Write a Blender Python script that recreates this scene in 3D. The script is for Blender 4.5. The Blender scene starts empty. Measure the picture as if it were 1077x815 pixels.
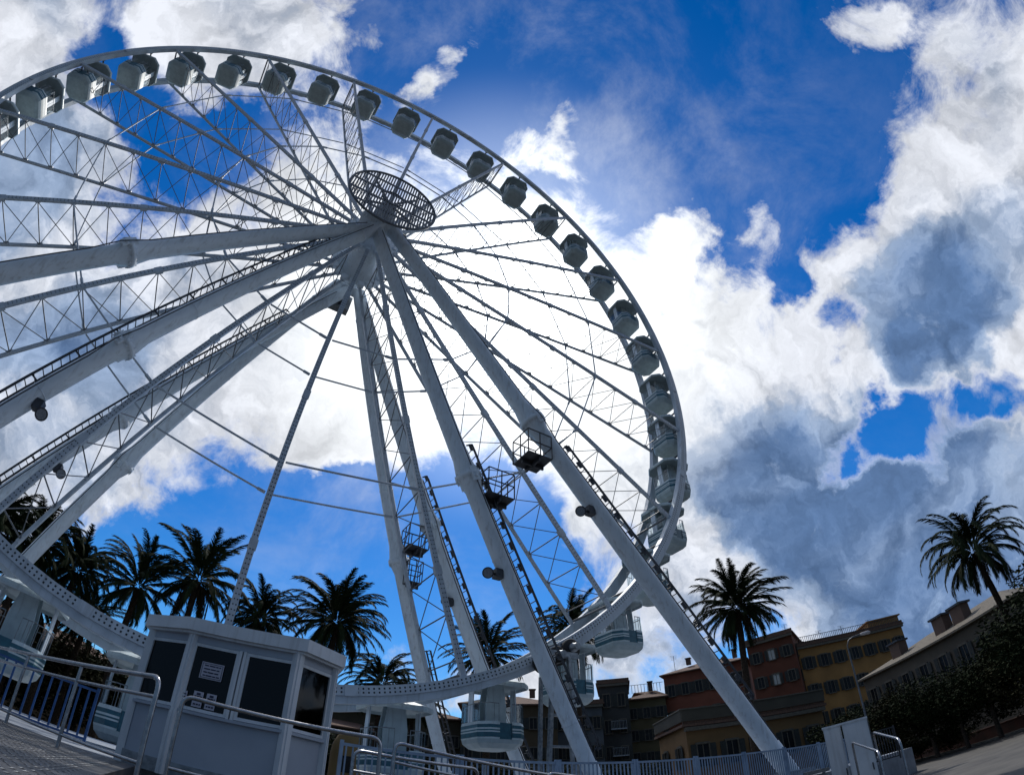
import bpy, math, random
from mathutils import Vector, Matrix
R = math.radians
PI = math.pi
sc = bpy.context.scene
col = sc.collection
# ------------------------------------------------------------------ camera
cd = bpy.data.cameras.new('camera')
cam = bpy.data.objects.new('camera', cd); col.objects.link(cam)
EYE = Vector((-0.94, -16.34, 1.6))
right = Vector((0.84611044, -0.53298798, 0.00457665))
down = Vector((0.37087283, 0.58254465, -0.72325312))
fwd = Vector((0.38281911, 0.61364937, 0.69056787))
M = Matrix((( right.x, -down.x, -fwd.x, EYE.x), (right.y, -down.y, -fwd.y, EYE.y), (right.z, -down.z, -fwd.z, EYE.z), (0, 0, 0, 1)))
cam.matrix_world = M
cd.type = 'PANO'                       # the photograph was taken with a very wide action-camera lens
cd.panorama_type = 'FISHEYE_LENS_POLYNOMIAL'
cd.sensor_fit = 'HORIZONTAL'; cd.sensor_width = 36
cd.fisheye_fov = R(170)
cd.fisheye_polynomial_k0 = 0.0
cd.fisheye_polynomial_k1 = -5.50657640e-02
cd.fisheye_polynomial_k2 = -6.90256695e-06
cd.fisheye_polynomial_k3 = 1.25347715e-05
cd.fisheye_polynomial_k4 = -1.52950429e-07
cd.clip_start = 0.05; cd.clip_end = 5000
sc.camera = cam
sc.view_settings.view_transform = 'Standard'
sc.view_settings.look = 'None'
sc.view_settings.exposure = 0.0
sc.view_settings.gamma = 1.0
sc.view_settings.use_curve_mapping = False
sc.render.engine = 'CYCLES'
sc.cycles.max_bounces = 6
sc.cycles.transparent_max_bounces = 12
sc.cycles.use_denoising = True
def polar(az, el):
    a, e = R(az), R(el)
    return Vector((math.sin(a)*math.cos(e), math.cos(a)*math.cos(e), math.sin(e)))
def ground(az, d, z=0.0):
    "a point d metres from the camera's foot, az degrees clockwise from the wheel's axis"
    return Vector((EYE.x + d*math.sin(R(az)), EYE.y + d*math.cos(R(az)), z))
# ------------------------------------------------------------------ world
SUN_AZ, SUN_EL = 29.5, 52.9
sun_dir = polar(SUN_AZ, SUN_EL)
# cloud banks, clear gaps and thick grey parts of the sky: (azimuth, elevation, radius in degrees, weight)
CLOUDS = [(30.4, 52.9, 15.8, 0.8),
  (48.3, 49.2, 12.6, 0.5),
  (17.0, 40.2, 13.6, 0.5),
  (73.4, 42.8, 9.7, 0.65),
  (75.6, 33.5, 11.1, 0.55),
  (62.0, 38.4, 12.4, 0.7),
  (40.7, 42.1, 12.6, 0.4),
  (87.1, 27.6, 9.7, 0.35),
  (86.4, 38.2, 5.9, 0.4),
  (46.4, 59.5, 5.2, 0.3),
  (67.3, 47.7, 5.2, 0.4),
  (64.7, 56.9, 4.5, 1.0),
  (78.2, 51.8, 3.0, 0.4),
  (107.3, 39.8, 11.3, 0.75),
  (95.2, 38.3, 8.7, 0.7),
  (122.1, 42.0, 7.2, 0.6),
  (99.6, 30.1, 10.3, 0.5),
  (119.2, 55.0, 3.2, 0.75),
  (0.1, 76.0, 2.6, 0.7),
  (2.6, 79.1, 2.2, 0.5),
  (-1.6, 73.5, 1.8, 0.5),
  (50.2, 71.7, 2.2, 0.5),
  (44.7, 69.0, 2.7, 0.45),
  (37.3, 67.8, 2.7, 0.3),
  (-60.7, 44.8, 6.8, 0.85),
  (-55.7, 40.9, 5.4, 0.5),
  (-50.9, 63.0, 8.7, 0.8),
  (-38.4, 68.8, 5.9, 0.55),
  (-51.0, 56.4, 5.7, 0.45),
  (-41.4, 40.9, 11.4, 0.7),
  (-35.2, 32.0, 14.2, 0.75),
  (-24.1, 40.1, 12.9, 0.6),
  (-11.2, 43.4, 15.3, 0.7),
  (-20.8, 28.4, 14.7, 0.7),
  (-6.5, 32.0, 13.2, 0.75),
  (2.4, 38.2, 12.4, 0.6),
  (-9.2, 25.5, 7.0, 0.7),
  (-14.4, 22.1, 5.9, 0.5),
  (-6.8, 54.3, 10.3, 0.5),
  (-22.6, 64.4, 6.0, 0.35),
  (14.3, 34.5, 5.2, 0.25),
  (23.9, 39.9, 7.4, 0.45),
  (68.7, 27.7, 12.1, 0.6),
  (79.5, 19.1, 12.6, 0.6),
  (59.9, 26.2, 9.2, 0.55),
  (69.7, 16.1, 10.8, 0.6),
  (81.9, 11.1, 9.4, 0.55),
  (56.2, 20.9, 6.1, 0.5),
  (65.6, 9.6, 5.9, 0.4),
  (67.0, 17.5, 4.5, 0.6),
  (74.0, 16.4, 4.4, 0.6),
  (42.4, 13.0, 9.1, 0.6),
  (49.1, 17.2, 6.1, 0.45),
  (22.2, 12.9, 6.1, 0.7),
  (34.3, 13.4, 6.1, 0.6),
  (40.3, 25.8, 4.2, 0.4),
  (34.5, 24.5, 3.1, 0.2),
  (-44.7, 23.3, 17.9, 0.8),
  (-31.9, 3.8, 17.5, 0.3),
  (106.6, 15.4, 21.9, 0.7),
  (127.9, 25.0, 16.6, 0.4),
  (-147.2, 76.6, 18.3, 0.3),
  (-95.7, 56.5, 21.6, 0.4),
  (159.5, 55.3, 17.2, 0.5),
  (62.3, 32.9, 6.2, 0.35),
  (50.8, 32.4, 10.4, 0.5),
  (76.0, 6.0, 9.4, 0.4)]
GAPS = [(-48.0, 49.9, 5.7, 0.6),
  (-52.9, 49.3, 3.7, 0.4),
  (-30.6, 52.1, 5.4, 0.65),
  (-31.3, 47.4, 4.4, 0.5),
  (-21.7, 52.1, 4.0, 0.5),
  (-38.2, 49.9, 3.4, 0.4),
  (-31.6, 43.2, 3.9, 0.4),
  (-28.8, 56.8, 4.0, 0.25),
  (68.7, 73.7, 15.1, 0.4),
  (92.4, 60.4, 11.0, 0.5),
  (92.7, 50.4, 6.9, 0.45),
  (68.8, 80.6, 11.9, 0.3),
  (-17.1, 75.9, 5.0, 0.4),
  (1.2, 18.9, 13.1, 1.2),
  (-8.2, 15.7, 7.8, 0.8),
  (8.4, 24.9, 7.2, 0.8),
  (21.8, 27.1, 9.4, 1.0),
  (24.6, 34.7, 6.3, 0.5),
  (12.9, 30.1, 3.1, 0.5),
  (34.4, 20.4, 6.2, 0.7),
  (32.8, 31.8, 3.7, 0.35),
  (84.6, 25.8, 4.7, 0.8),
  (73.5, 28.8, 2.8, 0.6),
  (82.4, 28.1, 3.4, 0.6),
  (78.9, 27.5, 3.8, 0.7),
  (90.7, 25.1, 3.2, 0.8),
  (82.1, 37.6, 2.4, 0.7),
  (78.4, 44.0, 2.4, 0.6),
  (73.4, 42.8, 2.0, 0.4),
  (20.5, 18.8, 8.2, 0.8),
  (32.3, 23.5, 6.2, 0.5),
  (55.4, 58.8, 3.5, 0.55),
  (70.8, 50.0, 3.1, 0.5),
  (59.2, 51.0, 2.7, 0.35),
  (77.8, 44.3, 3.0, 0.5),
  (75.2, 48.9, 3.1, 0.4),
  (43.0, 61.9, 4.2, 0.3),
  (111.3, 49.8, 4.7, 0.3),
  (12.6, 15.6, 6.1, 0.8),
  (-31.4, 33.9, 2.4, 0.3)]
THICK = [(91.8, 35.3, 6.3, 1.0),
  (91.0, 32.3, 3.9, 0.5),
  (101.3, 34.8, 5.7, 0.4),
  (69.8, 27.3, 9.1, 1.0),
  (77.4, 21.6, 8.8, 0.9),
  (63.4, 29.4, 7.2, 0.6),
  (83.8, 15.0, 8.5, 0.8),
  (68.5, 18.5, 8.0, 0.6),
  (77.5, 10.1, 7.6, 0.8),
  (-36.1, 37.6, 13.4, 0.45),
  (-25.9, 25.2, 9.6, 0.4),
  (-20.5, 36.4, 8.9, 0.35),
  (-7.5, 44.8, 7.2, 0.3),
  (55.8, 19.0, 6.1, 0.3),
  (72.9, 8.1, 8.6, 0.5),
  (48.4, 12.3, 6.1, 0.3),
  (-60.0, 49.0, 3.7, 0.2),
  (-43.2, 37.6, 5.6, 0.3),
  (-6.0, 31.1, 6.1, 0.25),
  (64.2, 25.0, 6.1, 0.6)]
SKY_HUE, SKY_SAT, SKY_VAL = 0.503, 1.48, 1.10
REAR_AMBIENT = (0.095, 0.16, 0.26)
w = bpy.data.worlds.new('World'); sc.world = w; w.use_nodes = True
wn = w.node_tree; wn.nodes.clear()
def N(t, **k):
    n = wn.nodes.new(t)
    for a, b in k.items(): setattr(n, a, b)
    return n
def L(a, b): wn.links.new(a, b)
def mth(op, a, b=None, c=None, clamp=False):
    n = N('ShaderNodeMath', operation=op); n.use_clamp = clamp
    for i, v in enumerate((a, b, c)):
        if v is None: continue
        if isinstance(v, (int, float)): n.inputs[i].default_value = v
        else: L(v, n.inputs[i])
    return n.outputs[0]
def smooth(v, a, b, lo=0.0, hi=1.0):
    n = N('ShaderNodeMapRange', interpolation_type='SMOOTHSTEP')
    L(v, n.inputs[0]); n.inputs[1].default_value = a; n.inputs[2].default_value = b
    n.inputs[3].default_value = lo; n.inputs[4].default_value = hi
    return n.outputs[0]
tc = N('ShaderNodeTexCoord'); GEN = tc.outputs['Generated']
# slight turbulence of the direction, so that the banks get ragged edges
def noise(scale, detail, rough, vec=GEN, off=(0, 0, 0), stretch=(1, 1, 1.0), dist=0.0):
    m = N('ShaderNodeMapping'); L(vec, m.inputs[0]); m.inputs[1].default_value = off; m.inputs[3].default_value = stretch
    n = N('ShaderNodeTexNoise'); L(m.outputs[0], n.inputs['Vector'])
    n.inputs['Scale'].default_value = scale; n.inputs['Detail'].default_value = detail; n.inputs['Roughness'].default_value = rough
    n.inputs['Distortion'].default_value = dist
    return n
sd = N('ShaderNodeVectorMath', operation='DOT_PRODUCT'); L(GEN, sd.inputs[0]); sd.inputs[1].default_value = sun_dir
SD = SDOT = sd.outputs['Value']
nz = noise(5.0, 6, 0.6)
vs = N('ShaderNodeVectorMath', operation='SUBTRACT'); L(nz.outputs['Color'], vs.inputs[0]); vs.inputs[1].default_value = (0.5, 0.5, 0.5)
vm = N('ShaderNodeVectorMath', operation='SCALE'); L(vs.outputs[0], vm.inputs[0]); vm.inputs['Scale'].default_value = 0.26
va = N('ShaderNodeVectorMath', operation='ADD'); L(GEN, va.inputs[0]); L(vm.outputs[0], va.inputs[1])
vn = N('ShaderNodeVectorMath', operation='NORMALIZE'); L(va.outputs[0], vn.inputs[0]); WARP = vn.outputs[0]
def bank_sum(tab):
    tot = None
    for az, el, rad, wt in tab:
        d = N('ShaderNodeVectorMath', operation='DOT_PRODUCT'); L(WARP, d.inputs[0]); d.inputs[1].default_value = polar(az, el)
        s = smooth(d.outputs['Value'], math.cos(R(rad*1.35)), math.cos(R(rad*0.25)), 0.0, wt)
        tot = s if tot is None else mth('ADD', tot, s)
    return tot
cl = mth('MINIMUM', bank_sum(CLOUDS), 1.15)
gp = bank_sum(GAPS)
n1 = noise(7.5, 10, 0.68, dist=0.5).outputs['Fac']
n2 = noise(2.6, 6, 0.6, off=(3.1, 1.7, 0.4)).outputs['Fac']
dens = mth('ADD', mth('SUBTRACT', cl, gp), mth('MULTIPLY', mth('SUBTRACT', n1, 0.5), 2.5))
dens = mth('ADD', dens, mth('MULTIPLY', mth('SUBTRACT', n2, 0.5), 0.7))
fd = N('ShaderNodeVectorMath', operation='DOT_PRODUCT'); L(GEN, fd.inputs[0]); fd.inputs[1].default_value = fwd
cover = smooth(dens, 0.02, 0.88)
# thin high veil that pales the blue between the banks
veil = noise(3.2, 8, 0.66, off=(1.3, 4.4, 2.2), stretch=(1, 1, 1.3), dist=0.3).outputs['Fac']
veil = mth('MULTIPLY', smooth(veil, 0.42, 0.78), mth('ADD', 0.05, mth('MULTIPLY', smooth(SDOT, math.cos(R(48)), math.cos(R(10))), 0.34)))
veil = mth('MULTIPLY', veil, smooth(fd.outputs['Value'], 0.1, 0.5))
cover = mth('MAXIMUM', cover, veil)
# billows: compare the same noise here and a little further towards the sun
def billow(scale, step, off):
    a = noise(scale, 9, 0.60, vec=WARP, off=off, dist=0.25).outputs['Fac']
    sh = N('ShaderNodeVectorMath', operation='ADD'); L(WARP, sh.inputs[0]); sh.inputs[1].default_value = sun_dir*step
    b = noise(scale, 9, 0.60, vec=sh.outputs[0], off=off, dist=0.25).outputs['Fac']
    return mth('SUBTRACT', a, b)
emb = mth('ADD', mth('MULTIPLY', billow(6.0, 0.055, (2.2, 5.1, 0.7)), 1.5), mth('MULTIPLY', billow(15.0, 0.022, (7.2, 1.1, 3.7)), 0.75))
thick = mth('MINIMUM', bank_sum(THICK), 1.2)
n3 = noise(5.5, 7, 0.6, off=(7.3, 2.2, 5.1)).outputs['Fac']
n5 = noise(2.2, 4, 0.5, off=(5.3, 3.2, 8.1), stretch=(1, 1, 2.2), dist=0.6).outputs['Fac']
grey = mth('ADD', mth('MULTIPLY', thick, 0.95), mth('ADD', mth('MULTIPLY', mth('SUBTRACT', n3, 0.50), 0.6), mth('MULTIPLY', mth('SUBTRACT', n5, 0.50), 1.3)))
grey = mth('SUBTRACT', grey, mth('MULTIPLY', emb, 0.55))
grey = smooth(grey, -0.15, 1.45)
n6 = noise(4.2, 8, 0.62, off=(1.9, 6.2, 4.1), stretch=(1, 1, 2.6), dist=0.9).outputs['Fac']
grey = mth('MULTIPLY', grey, smooth(dens, 0.3, 0.95), clamp=True)
# forward scattering: clouds in front of the sun glow
near = smooth(SD, math.cos(R(34)), math.cos(R(3)))
core = smooth(SD, math.cos(R(13)), math.cos(R(1)))
sky = N('ShaderNodeTexSky', sky_type='NISHITA'); sky.sun_disc = False
sky.sun_elevation = R(SUN_EL); sky.sun_rotation = R(SUN_AZ); sky.air_density = 1.0; sky.dust_density = 0.3; sky.ozone_density = 2.5
hs = N('ShaderNodeHueSaturation'); hs.inputs['Hue'].default_value = SKY_HUE; hs.inputs['Saturation'].default_value = SKY_SAT; hs.inputs['Value'].default_value = SKY_VAL
L(sky.outputs[0], hs.inputs['Color'])
tv = N('ShaderNodeVectorMath', operation='MULTIPLY'); L(hs.outputs[0], tv.inputs[0]); tv.inputs[1].default_value = (0.62, 0.90, 1.06)
def mixc(f, a, b):
    n = N('ShaderNodeMix', data_type='RGBA')
    if isinstance(f, (int, float)): n.inputs[0].default_value = f
    else: L(f, n.inputs[0])
    for i, v in ((6, a), (7, b)):
        if isinstance(v, tuple): n.inputs[i].default_value = v
        else: L(v, n.inputs[i])
    return n.outputs[2]
K = 1/0.1
white = mixc(near, (K*0.74, K*0.77, K*0.84, 1), (K*1.05, K*1.08, K*1.1, 1))
greyc = mixc(near, (K*0.105, K*0.190, K*0.37, 1), (K*0.72, K*0.80, K*0.92, 1))
mid = mixc(near, (K*0.30, K*0.40, K*0.58, 1), (K*0.85, K*0.90, K*0.97, 1))
lo_ = mixc(smooth(grey, 0.0, 0.5), white, mid)
cloudc = mixc(smooth(grey, 0.45, 1.0), lo_, greyc)
gain = mth('ADD', 1.0, mth('MULTIPLY', emb, mth('SUBTRACT', 0.85, mth('MULTIPLY', near, 0.5))))
gain = mth('MINIMUM', mth('MAXIMUM', gain, 0.74), 1.2)
gv = N('ShaderNodeVectorMath', operation='SCALE'); L(cloudc, gv.inputs[0]); L(gain, gv.inputs['Scale']); cloudc = gv.outputs[0]
allc = mixc(cover, tv.outputs[0], cloudc)
# slate-blue cloud bank added out of view behind the camera to lower ambient light
allc = mixc(smooth(fd.outputs['Value'], 0.02, 0.36, 1.0, 0.0), allc, (K*REAR_AMBIENT[0], K*REAR_AMBIENT[1], K*REAR_AMBIENT[2], 1))
glow = mth('MULTIPLY', mth('ADD', mth('MULTIPLY', core, 2.2), mth('MULTIPLY', smooth(SD, math.cos(R(26)), math.cos(R(2))), 0.35)), K)
gl = N('ShaderNodeCombineColor')
for i in range(3): L(mth('MULTIPLY', glow, (0.93, 0.97, 1.0)[i]), gl.inputs[i])
ad = N('ShaderNodeVectorMath', operation='ADD'); L(allc, ad.inputs[0]); L(gl.outputs[0], ad.inputs[1])
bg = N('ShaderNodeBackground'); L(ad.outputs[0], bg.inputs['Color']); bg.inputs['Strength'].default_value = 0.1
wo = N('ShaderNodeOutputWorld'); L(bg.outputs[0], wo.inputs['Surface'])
# ------------------------------------------------------------------ sun
sl = bpy.data.lights.new('sun', 'SUN'); sl.energy = 2.3; sl.angle = R(0.6); sl.color = (1.0, 0.95, 0.88)
so = bpy.data.objects.new('sun', sl); col.objects.link(so)
so.rotation_euler = (-sun_dir).to_track_quat('-Z', 'Y').to_euler()
so.location = (20, 30, 80)
# ------------------------------------------------------------------ materials
rnd = random.Random(7)
def lin(c): return tuple(((x/12.92) if x <= 0.04045 else ((x+0.055)/1.055)**2.4) for x in c)
MATS = {}
def mat(name, c1, c2=None, scale=6.0, rough=0.5, metal=0.0, bump=0.0, bscale=None, spec=0.5, detail=5, lo=0.35, hi=0.65, stretch=(1, 1, 1)):
    if name in MATS: return MATS[name]
    m = bpy.data.materials.new(name); m.use_nodes = True
    nt = m.node_tree; b = nt.nodes['Principled BSDF']
    b.inputs['Roughness'].default_value = rough; b.inputs['Metallic'].default_value = metal
    b.inputs['Specular IOR Level'].default_value = spec
    c2 = c2 or tuple(x*0.8 for x in c1)
    t = nt.nodes.new('ShaderNodeTexCoord'); mp = nt.nodes.new('ShaderNodeMapping'); mp.inputs[3].default_value = stretch
    nt.links.new(t.outputs['Object'], mp.inputs[0])
    n = nt.nodes.new('ShaderNodeTexNoise'); n.inputs['Scale'].default_value = scale; n.inputs['Detail'].default_value = detail
    nt.links.new(mp.outputs[0], n.inputs['Vector'])
    r = nt.nodes.new('ShaderNodeValToRGB'); r.color_ramp.elements[0].position = lo; r.color_ramp.elements[1].position = hi
    r.color_ramp.elements[0].color = (*c2, 1); r.color_ramp.elements[1].color = (*c1, 1)
    nt.links.new(n.outputs['Fac'], r.inputs[0]); nt.links.new(r.outputs[0], b.inputs['Base Color'])
    if bump:
        bn = nt.nodes.new('ShaderNodeTexNoise'); bn.inputs['Scale'].default_value = bscale or scale*6; bn.inputs['Detail'].default_value = 4
        nt.links.new(mp.outputs[0], bn.inputs['Vector'])
        bp = nt.nodes.new('ShaderNodeBump'); bp.inputs['Strength'].default_value = bump; bp.inputs['Distance'].default_value = 0.02
        nt.links.new(bn.outputs['Fac'], bp.inputs['Height']); nt.links.new(bp.outputs[0], b.inputs['Normal'])
    MATS[name] = m
    return m
WHITE = mat('white_steel', (0.70, 0.78, 0.85), (0.62, 0.70, 0.77), 1.6, 0.38, lo=0.3, hi=0.55, bump=0.05)
def streaks(m, amt, dirt):
    nt = m.node_tree; b = nt.nodes['Principled BSDF']; src = b.inputs['Base Color'].links[0].from_socket
    t = nt.nodes.new('ShaderNodeTexCoord'); mp = nt.nodes.new('ShaderNodeMapping'); mp.inputs[3].default_value = (3.2, 3.2, .28); nt.links.new(t.outputs['Object'], mp.inputs[0])
    n = nt.nodes.new('ShaderNodeTexNoise'); n.inputs['Scale'].default_value = 2.4; n.inputs['Detail'].default_value = 7; n.inputs['Roughness'].default_value = .65; nt.links.new(mp.outputs[0], n.inputs['Vector'])
    r = nt.nodes.new('ShaderNodeMapRange'); r.inputs[1].default_value = .52; r.inputs[2].default_value = .78; r.inputs[4].default_value = amt; nt.links.new(n.outputs['Fac'], r.inputs[0])
    x = nt.nodes.new('ShaderNodeMix'); x.data_type = 'RGBA'; nt.links.new(r.outputs[0], x.inputs[0]); nt.links.new(src, x.inputs[6]); x.inputs[7].default_value = (*dirt, 1); nt.links.new(x.outputs[2], b.inputs['Base Color'])
    rr = nt.nodes.new('ShaderNodeMapRange'); rr.inputs[3].default_value = b.inputs['Roughness'].default_value*.8; rr.inputs[4].default_value = b.inputs['Roughness'].default_value*1.5; nt.links.new(n.outputs['Fac'], rr.inputs[0]); nt.links.new(rr.outputs[0], b.inputs['Roughness'])
WHITE2 = mat('white_panel', (0.64, 0.68, 0.72), (0.54, 0.58, 0.62), 2.2, 0.4, lo=0.3, hi=0.6, bump=0.04)
CHORD = mat('spoke_steel', (0.46, 0.52, 0.59), (0.36, 0.41, 0.47), 3, 0.4, bump=0.05)
RIMM = mat('rim_steel', (0.50, 0.57, 0.64), (0.42, 0.48, 0.54), 2, 0.38, bump=0.05)
LACE = mat('lacing_steel', (0.14, 0.15, 0.17), (0.09, 0.10, 0.11), 6, 0.5, 0.2)
STEEL = mat('galvanised_steel', (0.34, 0.37, 0.40), (0.20, 0.22, 0.24), 9, 0.42, 0.7)
CHROME = mat('stainless_tube', (0.42, 0.43, 0.45), (0.28, 0.29, 0.31), 14, 0.26, 1.0)
DARK = mat('dark_steel', (0.055, 0.06, 0.07), (0.03, 0.03, 0.035), 8, 0.5, 0.3)
LED = mat('lamp_lens', (0.02, 0.022, 0.028), (0.012, 0.013, 0.016), 8, 0.35)
TEAL = mat('teal_paint', (0.03, 0.13, 0.18), (0.02, 0.09, 0.13), 5, 0.35)
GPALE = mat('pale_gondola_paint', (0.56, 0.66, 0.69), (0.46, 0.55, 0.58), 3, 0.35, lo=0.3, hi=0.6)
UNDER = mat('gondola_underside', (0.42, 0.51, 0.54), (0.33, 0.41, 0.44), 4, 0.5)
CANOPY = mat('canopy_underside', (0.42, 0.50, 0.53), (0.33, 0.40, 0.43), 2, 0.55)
BLUE = mat('blue_paint', (0.035, 0.11, 0.30), (0.02, 0.07, 0.2), 4, 0.4)
RUBBER = mat('black_rubber', (0.02, 0.02, 0.02), (0.012, 0.012, 0.012), 12, 0.75, bump=0.2)
TRUNK = mat('palm_trunk', (0.06, 0.043, 0.03), (0.025, 0.018, 0.014), 14, 0.95, bump=0.6, spec=0.1)
FROND = mat('palm_leaf', (0.022, 0.034, 0.012), (0.012, 0.02, 0.008), 3, 0.8, spec=0.1)
DEADF = mat('dry_palm_leaf', (0.05, 0.038, 0.022), (0.025, 0.02, 0.012), 6, 0.9, spec=0.1)
LEAF = mat('dark_leaf', (0.02, 0.03, 0.012), (0.01, 0.015, 0.006), 2.5, 0.85, spec=0.08)
LEAF2 = mat('dull_leaf', (0.035, 0.035, 0.014), (0.016, 0.018, 0.009), 2.5, 0.85, spec=0.08)
BARK = mat('bark', (0.08, 0.06, 0.045), (0.035, 0.028, 0.02), 10, 0.9, bump=0.5)
streaks(WHITE, .55, (.20, .19, .17)); streaks(RIMM, .5, (.14, .13, .12)); streaks(WHITE2, .4, (.24, .23, .21)); streaks(GPALE, .45, (.14, .15, .15))
def glassy(name, tint, alpha):
    m = bpy.data.materials.new(name); m.use_nodes = True; nt = m.node_tree; nt.nodes.clear()
    t = nt.nodes.new('ShaderNodeBsdfTransparent'); t.inputs[0].default_value = (*tint, 1)
    g = nt.nodes.new('ShaderNodeBsdfGlossy'); g.inputs['Roughness'].default_value = 0.04; g.inputs['Color'].default_value = (0.9, 0.95, 1, 1)
    lw = nt.nodes.new('ShaderNodeLayerWeight'); lw.inputs[0].default_value = .5
    pw = nt.nodes.new('ShaderNodeMath'); pw.operation = 'POWER'; nt.links.new(lw.outputs['Facing'], pw.inputs[0]); pw.inputs[1].default_value = 5
    f = nt.nodes.new('ShaderNodeMath'); f.operation = 'MULTIPLY_ADD'; nt.links.new(pw.outputs[0], f.inputs[0]); f.inputs[1].default_value = .9; f.inputs[2].default_value = .045
    n = nt.nodes.new('ShaderNodeTexNoise'); n.inputs['Scale'].default_value = 3
    mu = nt.nodes.new('ShaderNodeMath'); mu.operation = 'MULTIPLY'; mu.inputs[1].default_value = alpha
    nt.links.new(f.outputs[0], mu.inputs[0])
    x = nt.nodes.new('ShaderNodeMixShader'); nt.links.new(mu.outputs[0], x.inputs[0]); nt.links.new(t.outputs[0], x.inputs[1]); nt.links.new(g.outputs[0], x.inputs[2])
    rg = nt.nodes.new('ShaderNodeMath'); rg.operation = 'MULTIPLY_ADD'; rg.inputs[1].default_value = 0.06; rg.inputs[2].default_value = 0.01
    nt.links.new(n.outputs['Fac'], rg.inputs[0]); nt.links.new(rg.outputs[0], g.inputs['Roughness'])
    o = nt.nodes.new('ShaderNodeOutputMaterial'); nt.links.new(x.outputs[0], o.inputs[0])
    return m
GLASS = glassy('window_glass', (0.09, 0.10, 0.115), 0.6)
CLEAR = glassy('clear_screen', (0.80, 0.86, 0.88), 1.0)
PANE = mat('dark_window_glass', (0.015, 0.017, 0.02), (0.008, 0.009, 0.01), 1.5, 0.25, spec=0.2)
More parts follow.
